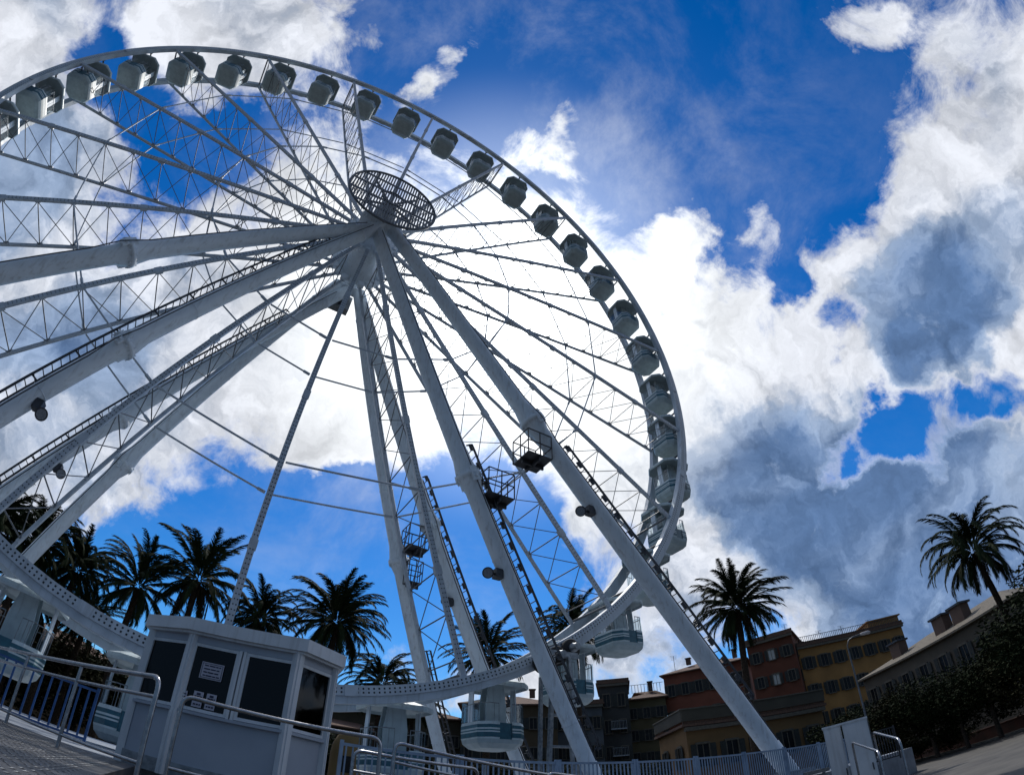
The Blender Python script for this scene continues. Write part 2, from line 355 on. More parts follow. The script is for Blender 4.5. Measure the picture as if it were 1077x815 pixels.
# ------------------------------------------------------------------ mesh builder
def V(*a): return Vector(a)
class MB:
    def __init__(s): s.v = []; s.f = []; s.m = []; s.sm = []
    def add(s, vs, fs, mi=0, smooth=False):
        o = len(s.v); s.v += [tuple(v) for v in vs]
        for f in fs: s.f.append(tuple(i+o for i in f)); s.m.append(mi); s.sm.append(smooth)
    def box(s, c, d, mi=0, ax=None):
        c = Vector(c); x, y, z = [t*0.5 for t in d]
        A = ax or (V(1, 0, 0), V(0, 1, 0), V(0, 0, 1))
        vs = [c + A[0]*(sx*x) + A[1]*(sy*y) + A[2]*(sz*z) for sz in (-1, 1) for sy in (-1, 1) for sx in (-1, 1)]
        s.add(vs, [(0, 2, 3, 1), (4, 5, 7, 6), (0, 1, 5, 4), (2, 6, 7, 3), (0, 4, 6, 2), (1, 3, 7, 5)], mi)
    def bar(s, p, q, w, h, up=(0, 0, 1), mi=0):
        "rectangular bar from p to q, w across, h along up"
        p, q = Vector(p), Vector(q); d = (q-p); ln = d.length
        if ln < 1e-6: return
        d /= ln; up = Vector(up); a = d.cross(up)
        if a.length < 1e-4: a = d.cross(V(1, 0, 0)) if abs(d.x) < .9 else d.cross(V(0, 1, 0))
        a.normalize(); u = a.cross(d)
        s.box((p+q)/2, (ln, w, h), mi, (d, a, u))
    def lathe(s, p, q, prof, n=16, mi=0, smooth=True, caps=True):
        "prof: (distance along p->q, radius)"
        p, q = Vector(p), Vector(q); d = (q-p).normalized()
        a = d.cross(V(0, 0, 1)) if abs(d.z) < 0.95 else d.cross(V(0, 1, 0))
        a.normalize(); b = d.cross(a)
        vs = []
        for t, r in prof:
            for i in range(n):
                an = 2*PI*i/n; vs.append(p + d*t + a*(r*math.cos(an)) + b*(r*math.sin(an)))
        fs = [(k*n+i, k*n+(i+1) % n, (k+1)*n+(i+1) % n, (k+1)*n+i) for k in range(len(prof)-1) for i in range(n)]
        s.add(vs, fs, mi, smooth)
        if caps:
            o = len(vs)-n
            s.add(vs[:n], [tuple(range(n-1, -1, -1))], mi); s.add(vs[o:], [tuple(range(n))], mi)
    def tube(s, p, q, r, n=8, r2=None, mi=0, caps=True):
        ln = (Vector(q)-Vector(p)).length
        if ln < 1e-6: return
        s.lathe(p, q, [(0, r), (ln, r if r2 is None else r2)], n, mi, n > 5, caps)
    def path(s, pts, r, n=8, mi=0, closed=False):
        "one swept tube through pts"
        P = [Vector(p) for p in pts]; m = len(P); vs = []; ref = None
        for k in range(m):
            if closed: d = P[(k+1) % m]-P[k-1]
            else: d = P[min(k+1, m-1)]-P[max(k-1, 0)]
            d.normalize()
            if ref is None:
                ref = d.cross(V(0, 0, 1)) if abs(d.z) < .9 else d.cross(V(0, 1, 0))
            a = (ref - d*ref.dot(d)).normalized(); ref = a; b = d.cross(a)
            rr = r[k] if isinstance(r, (list, tuple)) else r
            for i in range(n):
                an = 2*PI*i/n; vs.append(P[k] + a*(rr*math.cos(an)) + b*(rr*math.sin(an)))
        rng = range(m if closed else m-1)
        fs = [(k*n+i, k*n+(i+1) % n, ((k+1) % m)*n+(i+1) % n, ((k+1) % m)*n+i) for k in rng for i in range(n)]
        s.add(vs, fs, mi, True)
        if not closed: s.add(vs[:n], [tuple(range(n-1, -1, -1))], mi); s.add(vs[-n:], [tuple(range(n))], mi)
    def poly(s, pts, mi=0): s.add(pts, [tuple(range(len(pts)))], mi)
    def prism(s, pts, z0, z1, mi=0):
        "vertical prism over a plan polygon (x, y)"
        n = len(pts); vs = [(p[0], p[1], z0) for p in pts]+[(p[0], p[1], z1) for p in pts]
        fs = [(i, (i+1) % n, n+(i+1) % n, n+i) for i in range(n)] + [tuple(range(n-1, -1, -1)), tuple(range(n, 2*n))]
        s.add(vs, fs, mi)
    def build(s, name, mats, parent=None, world=True, loc=None):
        me = bpy.data.meshes.new(name); me.from_pydata(s.v, [], s.f)
        for m in (mats if isinstance(mats, (list, tuple)) else [mats]): me.materials.append(m)
        me.polygons.foreach_set('material_index', s.m); me.polygons.foreach_set('use_smooth', s.sm)
        me.update()
        o = bpy.data.objects.new(name, me); col.objects.link(o)
        if loc is not None: o.location = loc
        if parent is not None:
            o.parent = parent
            if world: o.matrix_parent_inverse = Matrix.Translation(-abs_loc(parent)) if rot0(parent) else abs_mat(parent).inverted()
        return o
def abs_mat(o):
    m = Matrix.LocRotScale(o.location, o.rotation_euler, o.scale)
    return abs_mat(o.parent) @ o.matrix_parent_inverse @ m if o.parent else m
def abs_loc(o): return abs_mat(o).translation
def rot0(o): return False
def tag(o, label=None, cat=None, group=None, kind=None):
    if label: o['label'] = label
    if cat: o['category'] = cat
    if group: o['group'] = group
    if kind: o['kind'] = kind
    return o
def empty(name, loc, label=None, cat=None, group=None, rz=0.0):
    o = bpy.data.objects.new(name, None); col.objects.link(o); o.location = loc; o.rotation_euler.z = rz
    o.empty_display_size = 0.3
    return tag(o, label, cat, group)
KIDS = {}
def kids(o): return [c for c in col.objects if c.parent == o]
def clone(o, parent=None):
    c = o.copy(); col.objects.link(c)
    for k in ('label', 'group'):
        if k in c and parent is None and k == 'label': del c[k]
    c.parent = parent
    for ch in kids(o): clone(ch, c)
    return c
# ------------------------------------------------------------------ the big wheel
HZ, RW, WID = 27.14, 23.0, 2.67              # hub height, pivot radius, distance between the two rims
A0 = R(163.9)                                 # angle of the gondola numbered 0; ten degrees between gondolas, clockwise
def wp(a, r, y=0.0): return V(r*math.cos(a), y, HZ + r*math.sin(a))
wheel = empty('ferris_wheel', (0, WID/2, HZ), 'giant white ferris wheel of thin lattice spokes between two rims', 'ferris wheel')
def ring_box(mb, r0, r1, y0, y1, n=180, mi=0):
    vs = []
    for i in range(n):
        a = 2*PI*i/n
        vs += [wp(a, r0, y0), wp(a, r1, y0), wp(a, r1, y1), wp(a, r0, y1)]
    fs = []
    for i in range(n):
        o, q = 4*i, 4*((i+1) % n)
        for k in range(4): fs.append((o+k, q+k, q+(k+1) % 4, o+(k+1) % 4))
    mb.add(vs, fs, mi)
def dots(mb, a_dir, t_dir, c, y, size, mi):
    h = size/2
    mb.add([V(c.x, y, c.z)+a_dir*sx*h+t_dir*sz*h for sx, sz in ((-1, -1), (1, -1), (1, 1), (-1, 1))], [(0, 1, 2, 3)], mi)
for side, (yc, s) in enumerate(((0.0, -1), (WID, 1))):
    mb = MB()
    ring_box(mb, 22.83, 23.15, yc-0.16, yc+0.16)
    ring_box(mb, 23.153, 23.40, yc-0.10, yc+0.10)
    nd = 840
    for i in range(nd):
        a = 2*PI*i/nd; d = V(math.cos(a), 0, math.sin(a)); t = V(-math.sin(a), 0, math.cos(a))
        for r in (22.93, 23.05): dots(mb, d, t, wp(a, r), yc + s*0.164, 0.058, 1)
    for i in range(36):                        # splice plates between the curved sections
        if i % 2: continue
        a = A0 - R(10*i) - R(5); d = V(math.cos(a), 0, math.sin(a)); t = V(-math.sin(a), 0, math.cos(a))
        mb.box(wp(a, 22.99, yc+s*0.02), (0.34, 0.42, 0.35), 0, (d, t, V(0, 1, 0)))
    mb.build('rim', [RIMM, LED], wheel)
# hub drum
mb = MB()
mb.lathe((0, 0.0, HZ), (0, WID, HZ), [(0.02, 0.9), (0.06, 1.5), (0.2, 1.5), (0.26, 0.85), (2.41, 0.85), (2.47, 1.5), (2.61, 1.5), (2.65, 0.9)], 36)
for i in range(18):
    a = A0 - R(20*i) - R(15)
    for y in (0.13, 2.54): mb.box(wp(a, 1.5, y), (0.35, 0.34, 0.3), 0, (V(math.cos(a), 0, math.sin(a)), V(-math.sin(a), 0, math.cos(a)), V(0, 1, 0)))
mb.build('hub', WHITE, wheel)
NODES = [2.53+1.64*k for k in range(13)]      # panel points of the spokes
RIN, ROUT = 1.6, 22.85
def spoke(ang):
    d = V(math.cos(ang), 0, math.sin(ang)); t = V(-math.sin(ang), 0, math.cos(ang))
    C = V(0, 0, HZ)
    mb = MB()
    mb.bar(C+d*RIN, C+d*ROUT, 0.21, 0.13, (0, 1, 0))
    n = int((ROUT-RIN-1)/0.17)
    for i in range(n):
        for k in (-1, 1):
            c = C + d*(RIN+0.7+0.17*i) + t*(0.048*k)
            dots(mb, d, t, c, -0.068, 0.042, 1)
    for r in NODES: mb.box(C+d*r+V(0, 0.05, 0), (0.26, 0.12, 0.17), 0, (d, t, V(0, 1, 0)))
    for r in NODES[2::4]: mb.box(C+d*r+V(0, 0.02, 0), (0.34, 0.28, 0.18), 0, (d, t, V(0, 1, 0)))
    root = mb.build('spoke', [CHORD, LED], wheel)
    mb = MB()
    mb.bar(C+d*RIN+V(0, WID, 0), C+d*ROUT+V(0, WID, 0), 0.14, 0.13, (0, 1, 0))
    for r in NODES: mb.box(C+d*r+V(0, WID-0.05, 0), (0.3, 0.12, 0.18), 0, (d, t, V(0, 1, 0)))
    mb.build('chord', CHORD, root)
    mb = MB()
    pts = NODES
    for i, r in enumerate(pts):
        a = C+d*r
        mb.tube(a+V(0, 0.08, 0), a+V(0, WID-0.08, 0), 0.028, 6)
        if i+1 < len(pts):
            b = C+d*pts[i+1]
            mb.tube(a+V(0, 0.09, 0), b+V(0, WID-0.09, 0), 0.021, 5, caps=False)
            mb.tube(a+V(0, WID-0.09, 0)+t*0.044, b+V(0, 0.09, 0)+t*0.044, 0.021, 5, caps=False)
    a = C+d*22.75
    mb.tube(a+V(0, 0.17, 0), a+V(0, WID-0.17, 0), 0.06, 8)
    mb.build('lacing', LACE, root)
for i in range(18): spoke(A0 - R(20*i) - R(15))
for y in (0.0, WID):
    for r in (NODES[8], NODES[4]):
        mb = MB()
        for i in range(18):
            a, b = A0 - R(20*i) - R(15), A0 - R(20*i) - R(35)
            dd = (wp(b, r, y)-wp(a, r, y)).normalized()*0.16
            mb.tube(wp(a, r, y)+dd, wp(b, r, y)-dd, 0.042, 8)
            mb.lathe(wp(a, r, y)+dd*0.8, wp(a, r, y)+dd*3.2, [(0, 0.07), (0.32, 0.07), (0.36, 0.045)], 8)
        mb.build('ring_brace', CHORD, wheel)
# ------------------------------------------------------------------ gondolas
def octo(h, c, z): return [V(h, h-c, z), V(h-c, h, z), V(-h+c, h, z), V(-h, h-c, z), V(-h, -h+c, z), V(-h+c, -h, z), V(h-c, -h, z), V(h, -h+c, z)]
def ringed(mb, rings, mids, smooth=False):
    n = len(rings[0])
    for k in range(len(rings)-1):
        vs = list(rings[k])+list(rings[k+1])
        mb.add(vs, [(i, (i+1) % n, n+(i+1) % n, n+i) for i in range(n)], mids[k], smooth)
def gondola_proto():
    g = empty('gondola', (0, 0, 0))
    # tub: closed underside, striped wall, gap for the gate on both long sides
    mb = MB()
    prof = [(0.50, 0.20, -2.88), (0.72, 0.27, -2.83), (0.90, 0.33, -2.66), (0.94, 0.35, -2.52), (0.955, 0.35, -2.46), (0.96, 0.35, -2.29), (0.96, 0.35, -2.24), (0.96, 0.35, -2.19), (0.96, 0.35, -2.13), (0.96, 0.35, -2.01), (0.94, 0.35, -1.90)]
    rings = [octo(*p) for p in prof]
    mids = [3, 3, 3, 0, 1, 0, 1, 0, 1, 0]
    inner = [octo(0.89, 0.32, -1.90), octo(0.88, 0.32, -2.6)]
    n = 8
    for k in range(len(rings)-1):
        for i in range(n):
            a, b = rings[k][i], rings[k][(i+1) % n]; c, d = rings[k+1][(i+1) % n], rings[k+1][i]
            if i in (1, 5) and k >= 3:         # y sides: leave 0.5 m open in the middle
                for s in (0, 1):
                    def cut(p, q):
                        return (p, V(math.copysign(0.25, p.x), p.y, p.z)) if s == 0 else (V(math.copysign(0.25, q.x), q.y, q.z), q)
                    p0, p1 = cut(a, b); q0, q1 = cut(d, c)
                    mb.add([p0, p1, q1, q0], [(0, 1, 2, 3)], mids[k])
            else:
                mb.add([a, b, c, d], [(0, 1, 2, 3)], mids[k])
    for i in range(n):
        a, b = inner[0][i], inner[0][(i+1) % n]; c, d = inner[1][(i+1) % n], inner[1][i]
        A, B = rings[-1][i], rings[-1][(i+1) % n]
        if i in (1, 5):
            for s in (0, 1):
                def cut(p, q):
                    return (p, V(math.copysign(0.25, p.x), p.y, p.z)) if s == 0 else (V(math.copysign(0.25, q.x), q.y, q.z), q)
                p0, p1 = cut(a, b); q0, q1 = cut(d, c); r0, r1 = cut(A, B)
                mb.add([p0, q0, q1, p1], [(0, 1, 2, 3)], 0); mb.add([r0, p0, p1, r1], [(0, 1, 2, 3)], 0)
        else:
            mb.add([a, d, c, b], [(0, 1, 2, 3)], 0); mb.add([A, a, b, B], [(0, 1, 2, 3)], 0)
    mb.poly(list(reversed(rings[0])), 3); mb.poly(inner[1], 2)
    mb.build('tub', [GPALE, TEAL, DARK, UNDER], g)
    for s in (-1, 1):
        mb = MB(); mb.box((0, s*0.91, -2.24), (0.49, 0.05, 0.6)); mb.build('gate', TEAL, g)
    # canopy: shallow eight-sided umbrella with a turned-down edge
    mb = MB()
    rr = [octo(1.10, 0.42, -0.62), octo(1.14, 0.44, -0.55), octo(1.12, 0.43, -0.44), octo(0.6, 0.24, -0.24), octo(0.12, 0.05, -0.14)]
    ringed(mb, rr, [0, 0, 0, 0]); mb.poly(rr[-1], 0)
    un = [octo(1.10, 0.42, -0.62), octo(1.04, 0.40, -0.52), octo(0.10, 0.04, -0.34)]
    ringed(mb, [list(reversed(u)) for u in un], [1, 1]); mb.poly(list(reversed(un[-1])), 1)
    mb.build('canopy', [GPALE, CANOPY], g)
    mb = MB()
    mb.tube((0, -1.32, 0), (0, 1.32, 0), 0.06, 10)
    for s in (-1, 1): mb.tube((0, s*1.25, 0), (0, s*1.1, 0), 0.13, 12); mb.bar((0, s*0.4, 0.02), (0, s*0.2, -0.3), 0.2, 0.06, (1, 0, 0))
    mb.build('axle', DARK, g)
    mb = MB(); mb.tube((0, 0, -0.05), (0, 0, -2.7), 0.075, 12); mb.build('centre_pole', WHITE, g)
    mb = MB()
    for y in (-.24, .24):
        mb.add([V(-.30, y-.03, -.36), V(.30, y-.03, -.36), V(.42, y-.03, -1.2), V(.42, y-.03, -2.5), V(-.42, y-.03, -2.5), V(-.42, y-.03, -1.2),
                V(-.30, y+.03, -.36), V(.30, y+.03, -.36), V(.42, y+.03, -1.2), V(.42, y+.03, -2.5), V(-.42, y+.03, -2.5), V(-.42, y+.03, -1.2)],
               [(0, 1, 2, 3, 4, 5), (11, 10, 9, 8, 7, 6)]+[(i, 6+i, 6+(i+1) % 6, (i+1) % 6) for i in range(6)])
    mb.box((0, 0, -1.6), (.3, .42, .05)); mb.box((0, 0, -.9), (.3, .42, .05)); mb.build('centre_column', GPALE, g)
    for s in (-1, 1):
        mb = MB()
        P = [V(s*0.88, 0, -0.55), V(s*0.9, 0, -1.1), V(s*0.9, 0, -1.95)]
        for a, b in zip(P[:-1], P[1:]): mb.box((a+b)/2, (0.05, 0.34, (b-a).length+0.02), 0, (V(0, 0, 1).cross(V(0, 1, 0)), V(0, 1, 0), (b-a).normalized()))
        mb.build('side_arm', WHITE, g)
        for y in (-.49, .49):
            mb = MB(); mb.box((s*0.905, y*.86, -1.50), (0.015, 0.5, 0.74)); mb.build('wind_screen', CLEAR, g)
    top = octo(0.92, 0.34, -1.25)
    for s in (-1, 1):
        mb = MB()
        for i in ((0, 1, 5, 6, 7) if s > 0 else (1, 2, 3, 4, 5)):
            a, b = top[i], top[(i+1) % 8]
            if i in (1, 5):
                p = a if a.x*s > 0 else b
                q = V(s*0.27, a.y, a.z); mb.tube(p, q, 0.018, 6)
                for x in (0.27, 0.46): mb.tube(V(s*x, a.y, a.z), V(s*x, a.y, -1.90), 0.012, 5, caps=False)
                continue
            mb.tube(a, b, 0.018, 6)
            for k in range(4 if i in (3, 7) else 2):
                p = a.lerp(b, k/(4 if i in (3, 7) else 2)); mb.tube(p, V(p.x, p.y, -1.90), 0.012, 5, caps=False)
        mb.build('cage_rail', STEEL, g)
        mb = MB(); mb.box((s*0.64, 0, -2.28), (0.4, 1.1, 0.08)); mb.box((s*0.82, 0, -2.07), (0.06, 1.1, 0.4)); mb.build('bench', TEAL, g)
    return g
gp0 = gondola_proto()
HOURS = ['twelve', 'one', 'two', 'three', 'four', 'five', 'six', 'seven', 'eight', 'nine', 'ten', 'eleven']
for i in range(36):
    deg = 163.9 - 10*i
    g = gp0 if i == 0 else clone(gp0)
    a = R(deg)
    g.location = wp(a, RW, WID/2)
    g.rotation_euler = (0, R(rnd.uniform(-1.2, 1.2)), 0)
    ck = ((90 - deg) % 360)/30.0                 # clock position
    h = int(ck) % 12; fr = ck - int(ck); nx = (h+1) % 12
    if fr < 0.15: where = 'almost exactly at %s o\'clock' % HOURS[h]
    elif fr < 0.4: where = 'just past %s o\'clock' % HOURS[h]
    elif fr < 0.7: where = 'midway from %s to %s o\'clock' % (HOURS[h], HOURS[nx])
    else: where = 'just before %s o\'clock' % HOURS[nx]
    look = 'striped open gondola' if 90 < (ck*30) < 250 else 'open gondola seen from below'
    tag(g, '%s hanging %s on the big wheel' % (look, where), 'gondola', 'gondolas round the wheel')
# ------------------------------------------------------------------ support frame
frame = empty('support_frame', (0, WID/2, 1.2), 'eight thick white tubular legs carrying the hub of the wheel', 'support frame')
LEGS = dict(H=((.64, -1.2, 26.6), (18.14, -5, 1.2), .446, 'r'), A=((-.02, -1.06, 26.3), (-18.7, -5, 1.2), .441, 'r'),
            G=((-.29, -1.12, 26.45), (12.04, -1.6, 1.2), .546, 's'), B=((.14, -1.16, 26.48), (-12.46, -1.6, 1.2), .551, 's'),
            E=((.67, 3.93, 26.7), (11.25, 8, 1.2), .575, 's'), D=((-.66, 3.93, 26.7), (-11.42, 8, 1.2), .569, 's'),
            F=((.73, 3.93, 26.68), (13.2, 4.2, 1.2), .526, 's'), C=((-.04, 3.99, 26.5), (-13.74, 4.2, 1.2), .53, 's'))
LADDER = dict(H=(.50, .885), G=(.50, .93), F=(.44, .95), E=(.735, .95), B=(.09, .95), C=(.16, .95))
LEGO = {}
def basket(parent, c, dx, dy):
    "service platform: floor plate, toe board and guard rail"
    mb = MB(); c = Vector(c)
    mb.box(c, (dx, dy, 0.05)); mb.box(c-V(0, 0, 0.12), (dx*0.9, 0.08, 0.18)); mb.box(c-V(0, 0, 0.12), (0.08, dy*0.9, 0.18))
    for z in (0.55, 1.1):
        for s in (-1, 1):
            mb.bar(c+V(-dx/2, s*dy/2, z), c+V(dx/2, s*dy/2, z), 0.036, 0.036); mb.bar(c+V(s*dx/2, -dy/2, z), c+V(s*dx/2, dy/2, z), 0.036, 0.036)
    for sx in (-1, 0, 1):
        for sy in (-1, 0, 1):
            if sx or sy: mb.bar(c+V(sx*dx/2, sy*dy/2, 0), c+V(sx*dx/2, sy*dy/2, 1.1), 0.036, 0.036, (1, 0, 0))
    mb.build('work_platform', DARK, parent)
for nm, (top, foot, tc_, ty) in LEGS.items():
    T, F = Vector(top), Vector(foot); ln = (F-T).length; c = ln*tc_
    r0, r1, r2 = (.36, .37, .37) if ty == 'r' else (.35, .34, .29)
    mb = MB()
    mb.lathe(T, F, [(0, r0), (2.0, r0), (2.02, r0+.025), (2.1, r0+.025), (2.12, r0), (c-.8, r1), (c-.22, r1+.10), (c-.09, r1+.11), (c-.09, r1+.18), (c+.09, r1+.18), (c+.09, r1+.11), (c+.22, r1+.09), (c+.6, r1-.01),
                    (ln*.78, (r1+r2)/2), (ln-.1, r2), (ln+.05, r2+.1)], 28)
    d = (F-T).normalized(); a = d.cross(V(0, 1, 0)).normalized(); b = d.cross(a)
    for k in range(14):                        # flange bolts
        an = 2*PI*k/14; o = a*math.cos(an)*(r1+.145)+b*math.sin(an)*(r1+.145)
        mb.tube(T+d*(c-.17)+o, T+d*(c+.17)+o, .022, 6)
    for o_ in (V(0, -1, 0), V(0, 1, 0)):        # clevis lugs and pin at the joint
        o2 = (o_-d*o_.dot(d)).normalized(); w2 = d.cross(o2)
        mb.box(T+d*(c+.05)+o2*(r1+.12), (.62, .3, .10), 0, (d, w2, o2)); mb.tube(T+d*(c+.18)+o2*(r1+.1), T+d*(c+.18)+o2*(r1+.26), .07, 10)
    for k_ in range(1, 9):                     # shop welds
        t_ = ln*k_/9
        if abs(t_-c) > 1.3: rr_ = (r0 if t_ < c else r1+(r2-r1)*max(0, (t_-ln*.78)/(ln*.22)) if t_ > ln*.78 else (r1-.01))+.006; mb.lathe(T+d*(t_-.02), T+d*(t_+.02), [(0, rr_-.01), (.012, rr_+.004), (.028, rr_+.004), (.04, rr_-.01)], 28, caps=False)
    lg = mb.build('leg', WHITE, frame); LEGO[nm] = lg
    mb = MB(); mb.box((F.x, F.y, 1.33), (1.9, 1.9, .14)); mb.box((F.x, F.y, 1.47), (1.2, 1.2, .14))
    for sx in (-1, 1):
        for sy in (-1, 1): mb.tube((F.x+sx*.8, F.y+sy*.8, 1.38), (F.x+sx*.8, F.y+sy*.8, 1.5), .05, 8)
    mb.build('foot_plate', STEEL, lg)
    s3 = d.cross(V(0, 0, 1)).normalized()*(1 if nm in 'HGEF' else -1); mb = MB()
    pts_ = []
    for k_ in range(25):
        t_ = .04+.9*k_/24; rr_ = r1+.03+(.13 if abs(ln*t_-c) < .5 else 0); pts_.append(T+d*ln*t_+s3*rr_*(.8)+V(0, -1, 0)*rr_*.45)
    mb.path(pts_, .022, 6); mb.build('cable', DARK, lg)
    if nm in LADDER:
        t0, t1 = LADDER[nm]; up = V(0, 0, 1); u = (up - d*up.dot(d)).normalized(); sd_ = d.cross(u)
        if nm == 'E': u = (V(1, 0, 0) - d*d.x).normalized(); sd_ = d.cross(u)
        mb = MB(); off = r0+.22
        P, Q = T+d*ln*t0+u*off, T+d*ln*t1+u*off
        for s in (-1, 1): mb.bar(P+sd_*s*.24, Q+sd_*s*.24, .055, .07, u)
        n = int((Q-P).length/.33)
        for k in range(n): 
            c_ = P.lerp(Q, (k+.5)/n); mb.tube(c_-sd_*.24, c_+sd_*.24, .02, 5, caps=False)
        n = int((Q-P).length/1.6)
        for k in range(n+1):
            c_ = P.lerp(Q, k/n)
            for s in (-1, 1): mb.bar(c_+sd_*s*.2, c_+sd_*s*.2-u*(.24), .05, .05, sd_)
        if nm in 'HGF':                        # fall-arrest rail beside the ladder
            mb.bar(P+u*.2, Q+u*.2, .06, .05, u)
            for k in range(n*2+1):
                c_ = P.lerp(Q, k/(n*2)); mb.bar(c_+u*.02, c_+u*.19, .3, .05, sd_)
        mb.build('ladder', DARK, lg)
def on(nm, t): T, F = Vector(LEGS[nm][0]), Vector(LEGS[nm][1]); return T.lerp(F, t)
basket(LEGO['G'], on('G', .553)+V(1.05, -.1, -.55), 1.15, 1.0)
basket(LEGO['H'], on('H', .455)+V(-.15, .1, -1.75), 1.1, 1.1)
basket(LEGO['F'], on('F', .545)+V(-.85, .1, -1.0), 1.0, 1.0)
basket(LEGO['E'], on('E', .605)+V(.25, -.75, -.45), .7, .6)
# lattice between near lower braces is part of the wheel; here the head that joins the legs
mb = MB()
mb.lathe((0, -2.3, HZ), (0, -.12, HZ), [(0, .25), (.1, .42), (.5, .45), (.55, .62), (1.5, .62), (1.55, .48), (2.1, .45)], 28)
mb.lathe((-1.15, -1.15, HZ-.55), (1.25, -1.15, HZ-.6), [(0, .30), (.15, .42), (2.2, .42), (2.35, .30)], 20)
mb.box((0, -1.15, HZ-.3), (1.3, .7, .5))
for sx in (-.9, .95): mb.box((sx, -1.15, HZ-.45), (.06, .9, .9))
mb.build('leg_head', WHITE, frame)
mb = MB()
mb.lathe((0, WID+.12, HZ), (0, 4.9, HZ), [(0, .45), (.5, .48), (.55, .62), (1.5, .62), (1.55, .48), (2.0, .3)], 28)
mb.box((0, 3.9, HZ-.35), (1.3, .7, .6))
mb.build('leg_head', WHITE, frame)
mb = MB()                                      # drive cabinet slung under the axle
mb.box((-.15, 4.7, HZ-1.1), (1.3, .5, 1.2)); mb.box((-.15, 4.42, HZ-1.1), (.5, .1, .9), 1)
mb.build('slip_ring_box', [STEEL, DARK], frame)
mb = MB()
yd = -2.64; rd = 2.52
mb.path([V(rd*math.cos(2*PI*k/72), yd, HZ+rd*math.sin(2*PI*k/72)) for k in range(72)], .07, 8, closed=True)
mb.path([V(.62*math.cos(2*PI*k/40), yd, HZ+.62*math.sin(2*PI*k/40)) for k in range(40)], .05, 6, closed=True)
n = 33
for k in range(n):
    x = -rd+2*rd*(k+.5)/n; h = math.sqrt(rd*rd-x*x)
    mb.box((x, yd, HZ), (.09, .05, 2*h))
for k in range(1, 5):
    z = -rd+2*rd*k/5; h = math.sqrt(rd*rd-z*z)
    mb.box((0, yd+.045, HZ+z), (2*h, .05, .15))
for x in (-1.26, 0, 1.26):
    h = math.sqrt(rd*rd-x*x); mb.box((x, yd+.09, HZ), (.13, .05, 2*h))
for k in range(4):
    a = PI/4+PI/2*k; mb.bar((0, -2.2, HZ), (1.7*math.cos(a), yd+.12, HZ+1.7*math.sin(a)), .1, .1, (0, 1, 0))
mb.build('hub_grille', LACE, frame)
# floodlights clamped to the legs
def flood(nm, t, off, aim, label):
    p = on(nm, t)+Vector(off); e = empty('floodlight', p, label, 'floodlight', 'floodlights on the legs')
    aim = Vector(aim).normalized(); base = on(nm, t)
    mb = MB(); mb.lathe(p-aim*.12, p+aim*.12, [(0, .06), (.04, .13), (.14, .18), (.21, .205), (.23, .205), (.23, .18), (.20, .165)], 20); mb.build('lamp_head', DARK, e)
    mb = MB(); mb.lathe(p+aim*.07, p+aim*.095, [(0, .165), (.025, .165)], 20); mb.build('lens', CLEAR_L, e)
    mb = MB(); k = (base-p).normalized(); mb.bar(p, base-k*.25, .07, .07); mb.box(base-k*.45, (.3, .3, .34)); mb.build('bracket', DARK, e)
CLEAR_L = mat('floodlight_lens', (.22, .24, .27), (.15, .17, .2), 20, .12)
flood('H', .592, (-.95, -.1, -.35), (-.5, -.75, -.4), 'round floodlight clamped under the right outer leg')
flood('G', .690, (-.85, -.1, -.15), (-.6, -.75, -.25), 'round floodlight low on the leg left of the right outer one')
flood('A', .585, (.15, -.1, -.85), (.1, -.75, -.6), 'round floodlight under the topmost leg at the left edge')
flood('B', .672, (.55, -.1, -.55), (.5, -.75, -.4), 'round floodlight under the second leg from the top, left edge')
flood('F', .665, (-.65, -.1, 0), (-.6, -.75, -.25), 'small floodlight on the far leg with the long ladder')
flood('C', .645, (.55, -.1, -.45), (.5, -.75, -.4), 'small floodlight under the third leg down, left side')
# tyre drives that turn the wheel
def drive(ang, label):
    a = R(ang); base = V(23.9*math.cos(a), -.55, 1.25); c = wp(a, 23.0, 0)
    e = empty('tyre_drive', base, label, 'drive unit', 'tyre drives under the rim')
    mb = MB(); top = c.z-.2
    for s in (-1, 1): mb.bar((c.x+s*.75, -.75, 1.25), (c.x+s*.35, -.75, top), .14, .14, (0, 1, 0)); mb.bar((c.x+s*.75, -.3, 1.25), (c.x+s*.6, -.3, top-.9), .12, .12, (0, 1, 0))
    for z in (2.2, 3.3, 4.4):
        if z < top-.3: mb.bar((c.x-.62, -.75, z), (c.x+.62, -.75, z), .09, .09)
    mb.box((c.x, -.75, top-.05), (1.5, .16, .22)); mb.build('stand', STEEL, e)
    for k in (-1, 0, 1):
        p = wp(a+R(1.9*k), 23.25, 0)
        for y0 in (-.36, ):
            mb = MB(); mb.lathe((p.x, y0-.14, p.z), (p.x, y0+.14, p.z), [(0, .2), (0, .33), (.04, .38), (.24, .38), (.28, .33), (.28, .2)], 22); mb.build('tyre', RUBBER, e)
            mb = MB(); mb.lathe((p.x, y0-.46, p.z), (p.x, y0+.02, p.z), [(0, .14), (.2, .16), (.22, .19), (.45, .19)], 16); mb.build('motor', STEEL, e)
drive(-61.5, 'black tyre drive under the rim beside the right inner leg')
drive(-118.5, 'black tyre drive under the rim at lower left')
